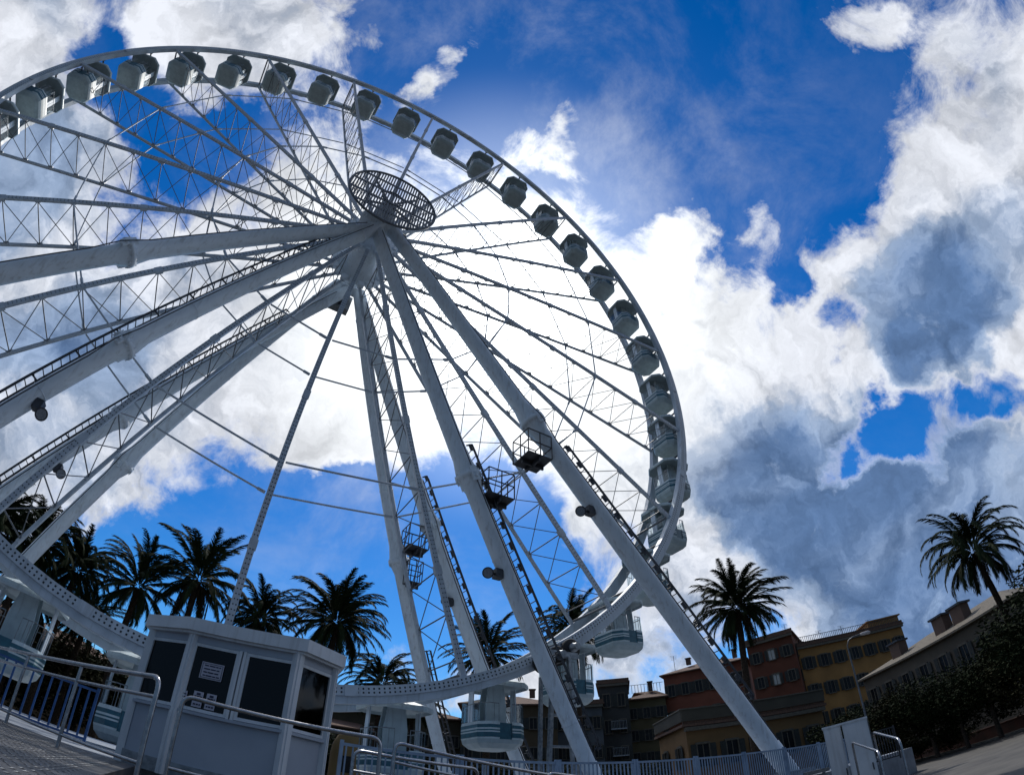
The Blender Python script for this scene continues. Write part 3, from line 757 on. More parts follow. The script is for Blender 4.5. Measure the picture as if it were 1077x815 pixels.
# ------------------------------------------------------------------ ground
ASPH = mat('plaza_concrete', (0.11, 0.105, 0.095), (0.075, 0.072, 0.068), 0.8, 0.85, bump=0.25, bscale=40, detail=8)
SOIL = mat('garden_soil', (0.05, 0.045, 0.03), (0.025, 0.024, 0.018), 0.9, 0.95, bump=0.4, bscale=14, detail=8)
ROADM = mat('street_asphalt', (0.05, 0.05, 0.052), (0.035, 0.035, 0.037), 2, 0.85, bump=0.2, bscale=60)
TREAD = mat('tread_plate', (0.13, 0.13, 0.135), (0.07, 0.07, 0.075), 3, 0.45, 0.5, bump=0.1, bscale=30)
DECKM = mat('platform_deck', (0.34, 0.38, 0.44), (0.24, 0.27, 0.31), 2, 0.6, 0.2, bump=0.1)
def flat(name, pts, z, m, kind='structure'):
    mb = MB(); mb.poly([V(p[0], p[1], z) for p in pts]); o = mb.build(name, m); return tag(o, kind=kind)
flat('ground', [(-1500, -1500), (1500, -1500), (1500, 1500), (-1500, 1500)], -0.02, SOIL)
e0, ud, nd_ = V(35.5, -9.9, 0), V(.51, .86, 0), V(.86, -.51, 0)
def along(t, n): return e0 + ud*t + nd_*n
flat('plaza', [along(-60, 0)[:2], along(30, 0)[:2], (20, 30), (-60, 30), (-60, -60)], 0.0, ASPH)
mb = MB(); a, b = along(-60, .15), along(30, .15); mb.bar(V(a.x, a.y, .05), V(b.x, b.y, .05), .28, .14)
tag(mb.build('kerb', mat('kerb_stone', (.16, .155, .14), (.1, .1, .09), 5, .8, bump=.3)), kind='structure')
flat('street', [along(-60, 6.2)[:2], along(90, 6.2)[:2], along(90, 9.2)[:2], along(-60, 9.2)[:2]], 0.0, ROADM)
mb = MB(); mb.box((-.5, 3.0, .615), (58, 17.6, 1.23)); 
tag(mb.build('wheel_platform', DECKM), kind='structure')
# raised entrance ramp at the left, with its raised tread pattern
mb = MB(); mb.box((-5.2, -11.3, .63), (7.4, 8.6, 1.27))
for i in range(72):
    for j in range(86):
        x, y = -8.8+.1*i+.05*(j % 2), -15.4+.095*j
        s_ = 1 if (i+j) % 2 else -1
        mb.add([V(x, y, 1.267)+V(.707, .707*s_, 0)*a_*.03+V(-.707*s_, .707, 0)*b_*.009+V(0, 0, .004 if b_ else 0) for a_, b_ in ((-1, 0), (0, -1), (1, 0), (0, 1))], [(0, 1, 2, 3)], 1)
tag(mb.build('ramp', [TREAD, STEEL]), kind='structure')
# ------------------------------------------------------------------ ticket booth
booth = empty('ticket_booth', (-.2, -6.5, 1.24), 'white faceted ticket booth with dark windows and taped notices', 'ticket booth')
PL = [V(-1.87, -6.20, 0), V(-1.14, -6.94, 0), V(.56, -7.62, 0), V(1.30, -7.10, 0), V(1.45, -5.8, 0), V(-.2, -4.9, 0), V(-1.7, -5.2, 0)]
ctr = sum(PL, V(0, 0, 0))/7
Z0, ZS, ZH, ZE = 1.24, 2.25, 3.40, 3.56
BW = mat('booth_panel', (.36, .41, .48), (.30, .34, .41), 1.3, .42, lo=.3, hi=.6)
mb = MB(); mb.prism([p.xy for p in PL], Z0, Z0+.1); mb.build('plinth', STEEL, booth)
nW = []
for i in range(7):
    p, q = PL[i], PL[(i+1) % 7]; d = (q-p).normalized(); nrm = V(d.y, -d.x, 0)
    if nrm.dot((p+q)/2-ctr) < 0: nrm = -nrm
    L_ = (q-p).length; mb = MB()
    mb.box(((p+q)/2).xy.to_3d()+V(0, 0, (Z0+.1+ZS)/2)-nrm*.04, (L_-.07, .05, ZS-Z0-.1), 0, (d, nrm, V(0, 0, 1)))
    mb.build('wall', BW, booth); mb = MB(); mb.box((p+q)/2+V(0, 0, (ZH+ZE)/2)-nrm*.03, (L_-.05, .07, ZE-ZH), 0, (d, nrm, V(0, 0, 1))); mb.build('lintel', BW, booth); mb = MB()
    mb.box((p+q)/2+V(0, 0, ZS+.02)-nrm*.0, (L_-.1, .09, .05), 0, (d, nrm, V(0, 0, 1))); mb.build('sill', BW, booth); mb = MB()
    mb.box((p+q)/2+V(0, 0, Z0+.16)+nrm*.0, (L_-.06, .035, .12), 0, (d, nrm, V(0, 0, 1)))
    mb.build('kick_board', STEEL, booth)
    nW.append((p, q, d, nrm, L_))
for i, p in enumerate(PL):
    mb = MB(); o = (p-ctr).normalized(); t = V(-o.y, o.x, 0)
    mb.box(p+V(0, 0, (Z0+ZE)/2)-o*.02, (.12, .15, ZE-Z0), 0, (o, t, V(0, 0, 1)))
    mb.box(p+V(0, 0, (Z0+ZE)/2)+o*.045, (.02, .05, ZE-Z0), 0, (o, t, V(0, 0, 1)))
    mb.build('corner_post', WHITE2, booth)
def pane(p, q, d, nrm, z0, z1):
    mb = MB(); L_ = (q-p).length; c = (p+q)/2
    for z, h in ((z0+.03, .05), (z1-.03, .05)): mb.box(c+V(0, 0, z)-nrm*.02, (L_, .06, h), 0, (d, nrm, V(0, 0, 1)))
    for s in (-1, 1): mb.box(c+d*s*(L_/2-.025)+V(0, 0, (z0+z1)/2)-nrm*.02, (.05, .062, z1-z0-.11), 0, (d, nrm, V(0, 0, 1)))
    f = mb.build('window', WHITE2, booth)
    mb = MB(); mb.box(c+V(0, 0, (z0+z1)/2)-nrm*.025, (L_-.1, .012, z1-z0-.1), 0, (d, nrm, V(0, 0, 1))); mb.build('pane', GLASS, f)
for i, (p, q, d, nrm, L_) in enumerate(nW):
    a_, b_ = p+d*.06, q-d*.06
    if i == 1:
        m_ = (p+q)/2; mb = MB()
        for o in (-.035, .035): mb.box(m_+d*o+V(0, 0, (ZS+ZH)/2)-nrm*.01, (.045, .1, ZH-ZS), 0, (d, nrm, V(0, 0, 1)))
        mb.build('mullion', WHITE2, booth)
        pane(a_, m_-d*.06, d, nrm, ZS+.05, ZH); pane(m_+d*.06, b_, d, nrm, ZS+.05, ZH)
        FA, FM, FD, FN = a_, m_, d, nrm
    elif i in (0, 2): pane(a_, b_, d, nrm, ZS+.05, ZH)
    else:
        mb = MB(); mb.box((p+q)/2+V(0, 0, (ZS+ZH)/2+.02)-nrm*.04, (L_-.07, .045, ZH-ZS-.05), 0, (d, nrm, V(0, 0, 1))); mb.build('panel', BW, booth)
mb = MB()
def grow(g): return [ctr.xy+(p-ctr).xy*(1+g/(p-ctr).length) for p in PL]
mb.prism(grow(.16), ZE+.002, ZE+.21); mb.prism(grow(.10), ZE-.04, ZE); mb.prism(grow(-.2), ZE+.212, ZE+.27)
mb.build('roof', WHITE2, booth)
mb = MB(); mb.box((-.3, -6.1, Z0+.95), (2.2, .5, .05)); mb.box((-.3, -5.6, 2.0), (.5, .3, .9), 0); mb.build('counter', DARK, booth)
mb = MB(); mb.prism([(ctr.xy+(p-ctr).xy*.93) for p in PL[3:]], Z0+.1, Z0+.14); mb.box((.1, -5.15, 2.3), (2.2, .03, 2.0)); mb.build('back_lining', DARK, booth)
PAPER = mat('notice_paper', (.48, .48, .56), (.42, .42, .5), 8, .7)
INK = mat('notice_ink', (.03, .035, .08), (.02, .02, .05), 8, .7)
def notice(u, z, w_, h_, rows, framed=False, head=False):
    c = FA + FD*u + FN*.004 + V(0, 0, z); up = V(0, 0, 1); rr = random.Random(int(u*100))
    mb = MB(); mb.box(c, (w_, .006, h_), 0, (FD, FN, up))
    f = FN*.005
    if framed:
        for s in (-1, 1): mb.box(c+f+up*s*(h_/2-.02), (w_-.03, .004, .008), 1, (FD, FN, up)); mb.box(c+f+FD*s*(w_/2-.02), (.008, .004, h_-.05), 1, (FD, FN, up))
    for k in range(rows):
        zz = h_*(.5-(k+1)/(rows+1)) - (.02 if head else 0); x = -w_*.36
        while x < w_*.34:
            l = rr.uniform(.03, .08)*(w_/.4+.4); l = min(l, w_*.38-x)
            if l < .012: break
            mb.box(c+f+up*zz+FD*(x+l/2), (l, .004, h_*.30/rows), 1, (FD, FN, up)); x += l+.012
    if head: mb.box(c+f+up*(h_*.34), (w_*.4, .004, h_*.14), 1, (FD, FN, up)); mb.box(c+f+up*(h_*.16), (w_*.3, .004, h_*.08), 1, (FD, FN, up))
    mb.build('notice', [PAPER, INK], booth)
notice(.40, 2.98, .38, .27, 4, True)
notice(.02, 2.47, .14, .24, 4); notice(.28, 2.50, .165, .25, 3, head=True); notice(.50, 2.50, .165, .25, 3, head=True)
# ------------------------------------------------------------------ stainless hoop barriers
def arc_corner(p, q, r, s, n=5):
    "rounded corner at q between p and s"
    a = q+(p-q).normalized()*r; b = q+(s-q).normalized()*r
    return [a.lerp(q, t).lerp(q.lerp(b, t), t) for t in [k/n for k in range(n+1)]]
def hoop(a, b, zt0, zt1, zb, label, mids=(), posts=0, r=.027, end_a=True, end_b=True, rad=.14):
    "barrier of bent tube between plan points a and b"
    a, b = V(a[0], a[1], 0), V(b[0], b[1], 0)
    e = empty('hoop_barrier', ((a+b)/2).xy.to_3d()+V(0, 0, zb), label, 'barrier', 'stainless hoop barriers')
    A0_, A1, B1, B0 = a+V(0, 0, zb), a+V(0, 0, zt0), b+V(0, 0, zt1), b+V(0, 0, zb)
    pts = []
    pts += ([A0_]+arc_corner(A0_, A1, rad, B1)) if end_a else [A1]
    pts += (arc_corner(A1, B1, rad, B0)+[B0]) if end_b else [B1]
    mb = MB(); mb.path(pts, r, 12); mb.build('hoop', CHROME, e)
    for dz in mids:
        mb = MB(); mb.tube(a+V(0, 0, zt0-dz), b+V(0, 0, zt1-dz), r*.75, 10); mb.build('rail', CHROME, e)
    for k in range(posts):
        t = (k+1)/(posts+1); p = a.lerp(b, t); mb = MB(); mb.tube(p+V(0, 0, zb), p+V(0, 0, zt0+(zt1-zt0)*t-r), r*.9, 10); mb.build('post', CHROME, e)
    return e
hoop((-1.27, -10.45), (-4.35, -6.35), 2.28, 2.28, 1.2, 'long steel hoop barrier along the edge of the ramp', (.2, .86), 2, end_b=False)
hoop((-4.40, -6.28), (-7.6, -2.6), 2.28, 2.28, 1.2, 'steel barrier at the far end of the ramp', (.2, .86), 2, end_a=False)
hoop((-1.02, -9.35), (1.48, -9.35), 2.28, 2.26, .3, 'steel hoop barrier directly in front of the booth', (.86,), 0)
hoop((1.42, -8.4), (3.6, -8.1), 2.13, 2.05, .3, 'small steel hoop barrier just right of the booth', (.3,), 0)
hoop((1.88, -8.8), (4.9, -8.6), 2.29, 1.93, .3, 'sloping steel hoop barrier right of the small hoop', (.28,), 1)
hoop((4.4, -8.9), (7.0, -8.75), 1.98, 1.72, .3, 'lower steel hoop barrier at the bottom edge, middle', (.28,), 0)
gq = ground(65.1, 12.2); gr = ground(67.3, 9.6)
hoop((gq.x, gq.y), (gr.x, gr.y), 1.86, 1.56, 0, 'steel hoop in front of the narrow white cabinet', (), 0, .022)
gq = ground(67.2, 11.6); gr = ground(69.4, 10.0)
hoop((gq.x, gq.y), (gr.x, gr.y), 1.93, 1.66, 0, 'steel hoop in front of the wide white cabinet', (), 0, .022)
# ------------------------------------------------------------------ picket fence panels round the platform
def fence_panel(p, q, z0, z1, label, m=WHITE2, group='white fence panels along the platform front', step=.125, boards=False):
    p, q = V(p[0], p[1], 0), V(q[0], q[1], 0); d = (q-p).normalized(); L_ = (q-p).length
    e = empty('fence_panel', (p+q)/2+V(0, 0, z0), label, 'fence panel', group)
    mb = MB()
    for z in (z0+.12, z1-.03): mb.bar(p+V(0, 0, z)+d*.02, q+V(0, 0, z)-d*.02, .04, .05)
    n = int(L_/step)
    for k in range(1, n):
        c = p+d*(L_*k/n); mb.bar(c+V(0, 0, z0+.147), c+V(0, 0, z1-.057), .045 if boards else .022, .03 if not boards else .02, d.cross(V(0, 0, 1)))
    mb.build('pickets', m, e)
    for c in (p+d*.035, q-d*.035):
        mb = MB(); mb.box(c+V(0, 0, (z0+z1)/2+.02), (.06, .06, z1-z0+.04)); mb.build('post', m, e)
PW = mat('pale_blue_paint', (.26, .36, .50), (.18, .26, .38), 3, .4)
xs = [1.7+2.43*k for k in range(9)]
spots_ = ['beside the booth', 'behind the sloping hoop barrier', 'below the striped bottom gondola', 'left of the right inner leg foot', 'by the right inner leg foot', 'below the grey houses', 'below the pink house', 'left of the outer leg foot']
for k in range(8):
    fence_panel((xs[k], -6.55+.12*k if k < 6 else -5.9), (xs[k+1]-.03, -6.55+.12*(k+1) if k < 5 else -5.9), 1.23, 2.36 - (.0 if k < 6 else .02), 'pale picket fence panel ' + spots_[k], PW)
xs2 = [V(21.2, -5.7, 0), V(20.4, -7.8, 0), V(19.4, -10.0, 0)]
fence_panel((21.2, -5.9), (22.6, -7.4), 1.0, 2.33, 'dark slatted gate panel right of the outer leg foot', DARK, 'dark gate panels', .11)
for k in range(4):
    x = -13.2+2.6*k
    fence_panel((x, -3.4+.05*k), (x+2.55, -3.4+.05*k), 1.23, 2.42, 'blue slatted fence panel behind the ramp, %s' % ['far left', 'second from the left', 'third from the left', 'nearest the booth'][k], BLUE, 'blue fence panels behind the ramp', .2, True)
# ------------------------------------------------------------------ white cabinets at right
def cabinet(az0, az1, d, z1, depth, label, doors=1):
    p, q = ground(az0, d), ground(az1, d); dd = (q-p).normalized(); L_ = (q-p).length; n = V(-dd.y, dd.x, 0)
    if n.dot(p-EYE) < 0: n = -n
    c = (p+q)/2+n*depth/2; e = empty('cabinet', c.xy.to_3d(), label, 'cabinet', 'white cabinets')
    ax = (dd, n, V(0, 0, 1)); mb = MB(); mb.box(c.xy.to_3d()+V(0, 0, z1/2), (L_, depth, z1), 0, ax); mb.box(c.xy.to_3d()+V(0, 0, z1+.02), (L_+.05, depth+.05, .05), 0, ax); mb.build('body', WHITE2, e)
    for k in range(doors):
        a_ = p+dd*(L_*(k+.5)/doors); mb = MB(); mb.box(a_.xy.to_3d()-n*.014+V(0, 0, z1/2), (L_/doors-.07, .024, z1-.14), 0, ax); f = mb.build('door', WHITE2, e)
        mb = MB(); mb.box(a_.xy.to_3d()-n*.045+dd*(L_/doors*.36)+V(0, 0, z1*.5), (.03, .04, .18), 0, ax); mb.build('handle', DARK, f)
cabinet(62.7, 64.35, 16.0, 2.46, .8, 'narrow white cabinet left of the wide one')
cabinet(64.5, 66.9, 15.6, 2.44, .9, 'wide white cabinet at the foot of the lamp post', 1)
# ------------------------------------------------------------------ street lamp
lp = ground(66.9, 27); e = empty('street_lamp', lp, 'tall slender grey street lamp with a curved arm', 'street lamp')
mb = MB(); mb.lathe(lp, lp+V(0, 0, 7), [(0, .08), (.9, .08), (.95, .055), (6.2, .035)], 12)
pa = [lp+V(0, 0, 6.2), lp+V(0, -.02, 6.5), lp+V(.08, -.12, 6.72), lp+V(.2, -.32, 6.82), lp+V(.4, -.62, 6.84)]
mb.path(pa, .032, 8); mb.build('pole', LACE, e)
mb = MB(); mb.lathe(pa[-1], pa[-1]+V(.3, -.5, -.03), [(0, .04), (.08, .07), (.4, .09), (.5, .04)], 12); mb.build('lamp_head', mat('lamp_white', (.55, .5, .48), None, 5, .4), e)
# ------------------------------------------------------------------ palms
def palm_crown(seed, nf=72, L0=3.0, dk=1.0):
    rr = random.Random(seed); mb = MB()
    for k in range(nf):
        u = k/nf; el0 = R(88 - 122*u**0.95 + rr.uniform(-7, 7)); az = k*2.39996+rr.uniform(-.25, .25)
        ln = L0*(0.80+.3*math.sin(PI*min(1, u*1.1+.1)))*rr.uniform(.88, 1.1); droop = dk*rr.uniform(.6, 1.25)*(0.55+.75*math.sin(PI*min(1, u+.25)) if u < .75 else .9)
        n = 15; p = V(math.cos(az)*.22, math.sin(az)*.22, .25-.5*u); pts = [p]; el = el0; h = V(math.cos(az), math.sin(az), 0); side = V(-math.sin(az), math.cos(az), 0)
        tw = rr.uniform(-.03, .03)
        dirs = []
        for i in range(n):
            el -= droop*(.35+1.3*i/n)/n*1.35
            el = max(el, -PI*.5)
            h = (h+side*tw).normalized(); side = V(-h.y, h.x, 0)
            d = h*math.cos(el)+V(0, 0, 1)*math.sin(el); dirs.append((d, h, side.copy())); p = p+d*ln/n; pts.append(p)
        mb.path(pts[::2]+([pts[-1]] if n % 2 == 0 else []), [.035*(1-.8*i/(len(pts[::2])-1)) for i in range(len(pts[::2]))], 4)
        for i in range(2, n):
            d, h_, sd = dirs[i]; upn = d.cross(sd).normalized(); f = i/n
            ll = .54*math.sin(PI*(.12+.80*f))**.7*L0/3
            for j in (0, .25, .5, .75):
                b = pts[i].lerp(pts[i+1], j) if i+1 < len(pts) else pts[i]
                for s in (-1, 1):
                    v = (sd*s*.72+d*(.85+.5*f)-upn*rr.uniform(.05, .4)*(-1 if upn.z > 0 else 1)*-1).normalized()
                    v = (v+V(0, 0, -rr.uniform(.05, .3))).normalized()
                    l_ = ll*rr.uniform(.8, 1.1); wv = d*.03; tip = b+v*l_
                    mb.add([b-wv, b+wv, b+v*l_*.55+wv*.9, tip, b+v*l_*.55-wv*.9], [(0, 1, 2, 3, 4)])
    return mb
def palm_skirt(seed, L0=2.0):
    rr = random.Random(seed); mb = MB()
    for k in range(26):
        az = k*2.39996; ln = L0*rr.uniform(.5, 1.0); h = V(math.cos(az), math.sin(az), 0); p = h*.2+V(0, 0, -.35); pts = [p]; el = R(rr.uniform(-30, -5))
        for i in range(7): el = max(el-.28, -1.5); p = p+(h*math.cos(el)+V(0, 0, math.sin(el)))*ln/7; pts.append(p)
        mb.path(pts, [.03*(1-.1*i) for i in range(8)], 4); sd = V(-h.y, h.x, 0)
        for i in range(2, 8):
            for s in (-1, 1):
                b = pts[i]; v = (sd*s*.5+V(0, 0, -1)).normalized()*.35; mb.add([b-h*.02, b+h*.02, b+v], [(0, 1, 2)])
    return mb
CROWNS = []
for sd_, (nf_, dk_) in enumerate(((72, 1.0), (60, 1.3), (84, .85), (66, 1.15), (78, 1.0), (54, .9), (70, 1.45))):
    mb = palm_crown(11+sd_, nf_, 3.0, dk_); me = mb.build('crown', FROND); CROWNS.append(me.data); bpy.data.objects.remove(me)
SK = []
for sd_ in range(2):
    me = palm_skirt(5+sd_).build('dry_skirt', DEADF); SK.append(me.data); bpy.data.objects.remove(me)
def palm(az, d, zc, size, label, var=0, lean=(0, 0), rot=0.0, tr=.22):
    base = ground(az, d); top = V(base.x, base.y, zc-.25); base = base-V(lean[0], lean[1], 0)
    e = empty('palm_tree', base, label, 'palm tree', 'date palms round the wheel')
    rr = random.Random(int(az*10)); n = 14; pts = []; rad = []
    for k in range(n+1):
        t = k/n; pts.append(base.lerp(top, t)+V(lean[0], lean[1], 0)*(-.18*math.sin(PI*t))); rad.append(tr*(1.25-.45*t)*(1.0 if t < .93 else 1.15)+rr.uniform(-.012, .012))
    mb = MB(); mb.path(pts, rad, 12)
    nk = int((top-base).length/.28)
    for k in range(nk):                      # old leaf-base stubs
        t = (k+.5)/nk; c = base.lerp(top, t)+V(lean[0], lean[1], 0)*(-.18*math.sin(PI*t)); r_ = tr*(1.25-.45*t)
        for j in range(6):
            a = 2*PI*j/6+k*.7; o = V(math.cos(a), math.sin(a), 0); mb.add([c+o*r_*.9+V(-o.y, o.x, 0)*.06, c+o*r_*.9-V(-o.y, o.x, 0)*.06, c+o*(r_+.05)+V(0, 0, .14)], [(0, 1, 2)])
    mb.build('trunk', TRUNK, e)
    for nm, me, s in (('crown', CROWNS[(var*3+int(az*2)) % 7], size*1.17), ('dry_skirt', SK[var % 2], size*(.8+.25*((int(az*3)) % 3)))):
        o = bpy.data.objects.new(nm, me); col.objects.link(o); o.parent = e; o.location = top-base+V(0, 0, .25); o.rotation_euler = (rr.uniform(-.1, .1), rr.uniform(-.1, .1), rot); o.scale = (s, s, s*rr.uniform(.92, 1.1))
palm(12.9, 35, 11.9, 1.05, 'full palm above the right end of the booth roof', 0, rot=.3)
palm(56.9, 34, 12.0, .97, 'full palm in front of the red-brown house', 1, lean=(.6, -.3), rot=1.0)
palm(81.6, 38, 11.3, 1.12, 'lone palm at the far right above the long roof', 2, lean=(-1.6, .3), rot=2.1)
palm(-2.4, 34, 12.0, 1.08, 'tall palm directly behind the booth roof', 3, rot=.8)
palm(-8.0, 35, 10.5, .98, 'palm left of the tall one behind the booth', 0, rot=2.5)
palm(5.0, 38, 11.7, .95, 'smaller palm right of the perforated bottom spoke', 1, rot=4.0)
palm(18.6, 38, 8.8, .95, 'low palm right of the full palm by the booth', 2, rot=.5)
palm(29.6, 37, 11.3, 1.0, 'palm between the far legs and the inner right leg', 3, rot=3.3)
palm(39.0, 36, 12.6, 1.0, 'palm half hidden behind the rim, right of centre', 0, rot=5.2)
palm(-14.2, 38, 10.6, .98, 'palm behind the lowest left leg, middle of the clump', 1, rot=1.7)
palm(-19.0, 36, 10.6, 1.0, 'tallest palm of the left clump', 2, rot=.2)
palm(-23.5, 34, 9.6, 1.0, 'palm of the left clump at the photo edge', 3, rot=2.9)
palm(-11.6, 42, 8.6, .95, 'lowest palm of the left clump, nearest the booth', 0, rot=3.9)
palm(-17.0, 41, 8.2, .95, 'low palm at the back of the left clump', 1, rot=5.0)
palm(22.0, 52, 9.6, 1.0, 'small far palm between the far legs and low palm', 1, rot=.9)
# ------------------------------------------------------------------ broadleaf trees and shrubs at right
def leaf_crown(seed, rx, ry, rz, n, size, lobes=9):
    rr = random.Random(seed); mb = MB(); cs = []
    for k in range(lobes):
        a = rr.uniform(0, 2*PI); r_ = rr.uniform(.15, .7); cs.append((V(math.cos(a)*rx*r_, math.sin(a)*ry*r_, rr.uniform(-.55, .75)*rz), rr.uniform(.32, .62)))
    for k in range(n):
        c, s = rr.choice(cs); v = V(rr.gauss(0, 1), rr.gauss(0, 1), rr.gauss(0, 1)).normalized()*(rr.uniform(.35, 1.0)**.5)
        p = c+V(v.x*rx*s, v.y*ry*s, v.z*rz*s*1.05)
        a = V(rr.gauss(0, 1), rr.gauss(0, 1), rr.gauss(0, 1)).normalized(); b = a.cross(V(rr.gauss(0, 1), rr.gauss(0, 1), rr.gauss(0, 1))).normalized(); q = size*rr.uniform(.6, 1.3)
        mb.add([p-a*q, p+b*q*.5, p+a*q, p-b*q*.5], [(0, 1, 2, 3)])
    return mb
TM = []
for i, (sd_, m_) in enumerate(((1, LEAF), (2, LEAF), (3, LEAF2), (4, LEAF))):
    me = leaf_crown(sd_, 1, 1, 1, 9000, .036, 12).build('crown', m_); TM.append(me.data); bpy.data.objects.remove(me)
def tree(az, d, w_, zt, label, var=0, rot=0.0, zb=None, name='broadleaf_tree', group='dark trees before the long house', cat='tree'):
    b = ground(az, d); e = empty(name, b, label, cat, group); h = zt
    zb = h*.12 if zb is None else zb
    mb = MB(); mb.path([b+V(0, 0, -.05), b+V(.05, .1, h*.25), b+V(-.1, 0, h*.5), b+V(0, .1, h*.75)], [h*.035, h*.028, h*.02, h*.008], 9)
    rr = random.Random(var+int(az))
    for k in range(6):
        a = k*1.05+rr.random(); q = b+V(0, 0, h*(.28+.06*k)); mb.path([q, q+V(math.cos(a), math.sin(a), .7)*w_*.14, q+V(math.cos(a), math.sin(a), 1.0)*w_*.26], [h*.014, h*.01, h*.004], 6)
    mb.build('trunk', BARK, e)
    o = bpy.data.objects.new('crown', TM[var % 4]); col.objects.link(o); o.parent = e; o.location = (0, 0, (h+zb)/2); o.scale = (w_/2*1.15, w_/2*1.15, (h-zb)/2*1.02); o.rotation_euler.z = rot
T_ = [(64.2, 43, 5.0, 4.4, 'dark tree low beside the yellow villa'), (66.7, 42, 5.5, 4.9, 'dark bushy tree left of the street lamp'), (69.6, 41, 5.5, 4.9, 'dark tree just right of the street lamp'),
      (72.4, 40, 5.5, 4.8, 'round dark tree below the left end of the long roof'), (75.2, 39, 5.4, 4.6, 'dark tree below the chimneys of the long roof'), (78.2, 38, 6.0, 5.2, 'large dark tree below the roof apex'),
      (81.6, 36, 6.6, 5.6, 'broad dark tree under the lone palm'), (85.6, 33, 7.5, 6.0, 'broad dark tree at the right edge'), (90.0, 31, 8.0, 7.0, 'dark tree beyond the right edge'), (61.9, 50, 4.6, 4.6, 'small dark tree behind the narrow cabinet')]
for i, t in enumerate(T_): tree(*t, var=i, rot=i*1.3)
for i, (az, d, w_, h, lb) in enumerate([(68.4, 45, 3.5, 1.9, 'clipped shrub near the lamp post'), (71.0, 43.5, 3.5, 1.7, 'clipped shrub right of the lamp post'), (73.7, 42, 3.4, 1.6, 'low shrub in the middle of the planted verge'), (83.6, 31.5, 2.6, 2.2, 'yellowish shrub at the right edge')]):
    tree(az, d, w_, h, lb, 2 if i == 3 else i, i, .05, 'shrub', 'shrubs on the verge', 'shrub')
mb = MB(); a, b = along(-40, 3.2), along(20, 3.2); mb.bar(a+V(0, 0, .35), b+V(0, 0, .35), .25, .7); mb.bar(a+V(0, 0, .73), b+V(0, 0, .73), .32, .05)
tag(mb.build('low_wall', mat('low_wall_plaster', (.13, .06, .045), (.08, .05, .04), 1.2, .9, bump=.3)), 'low reddish brown garden wall behind the plaza kerb', 'garden wall')
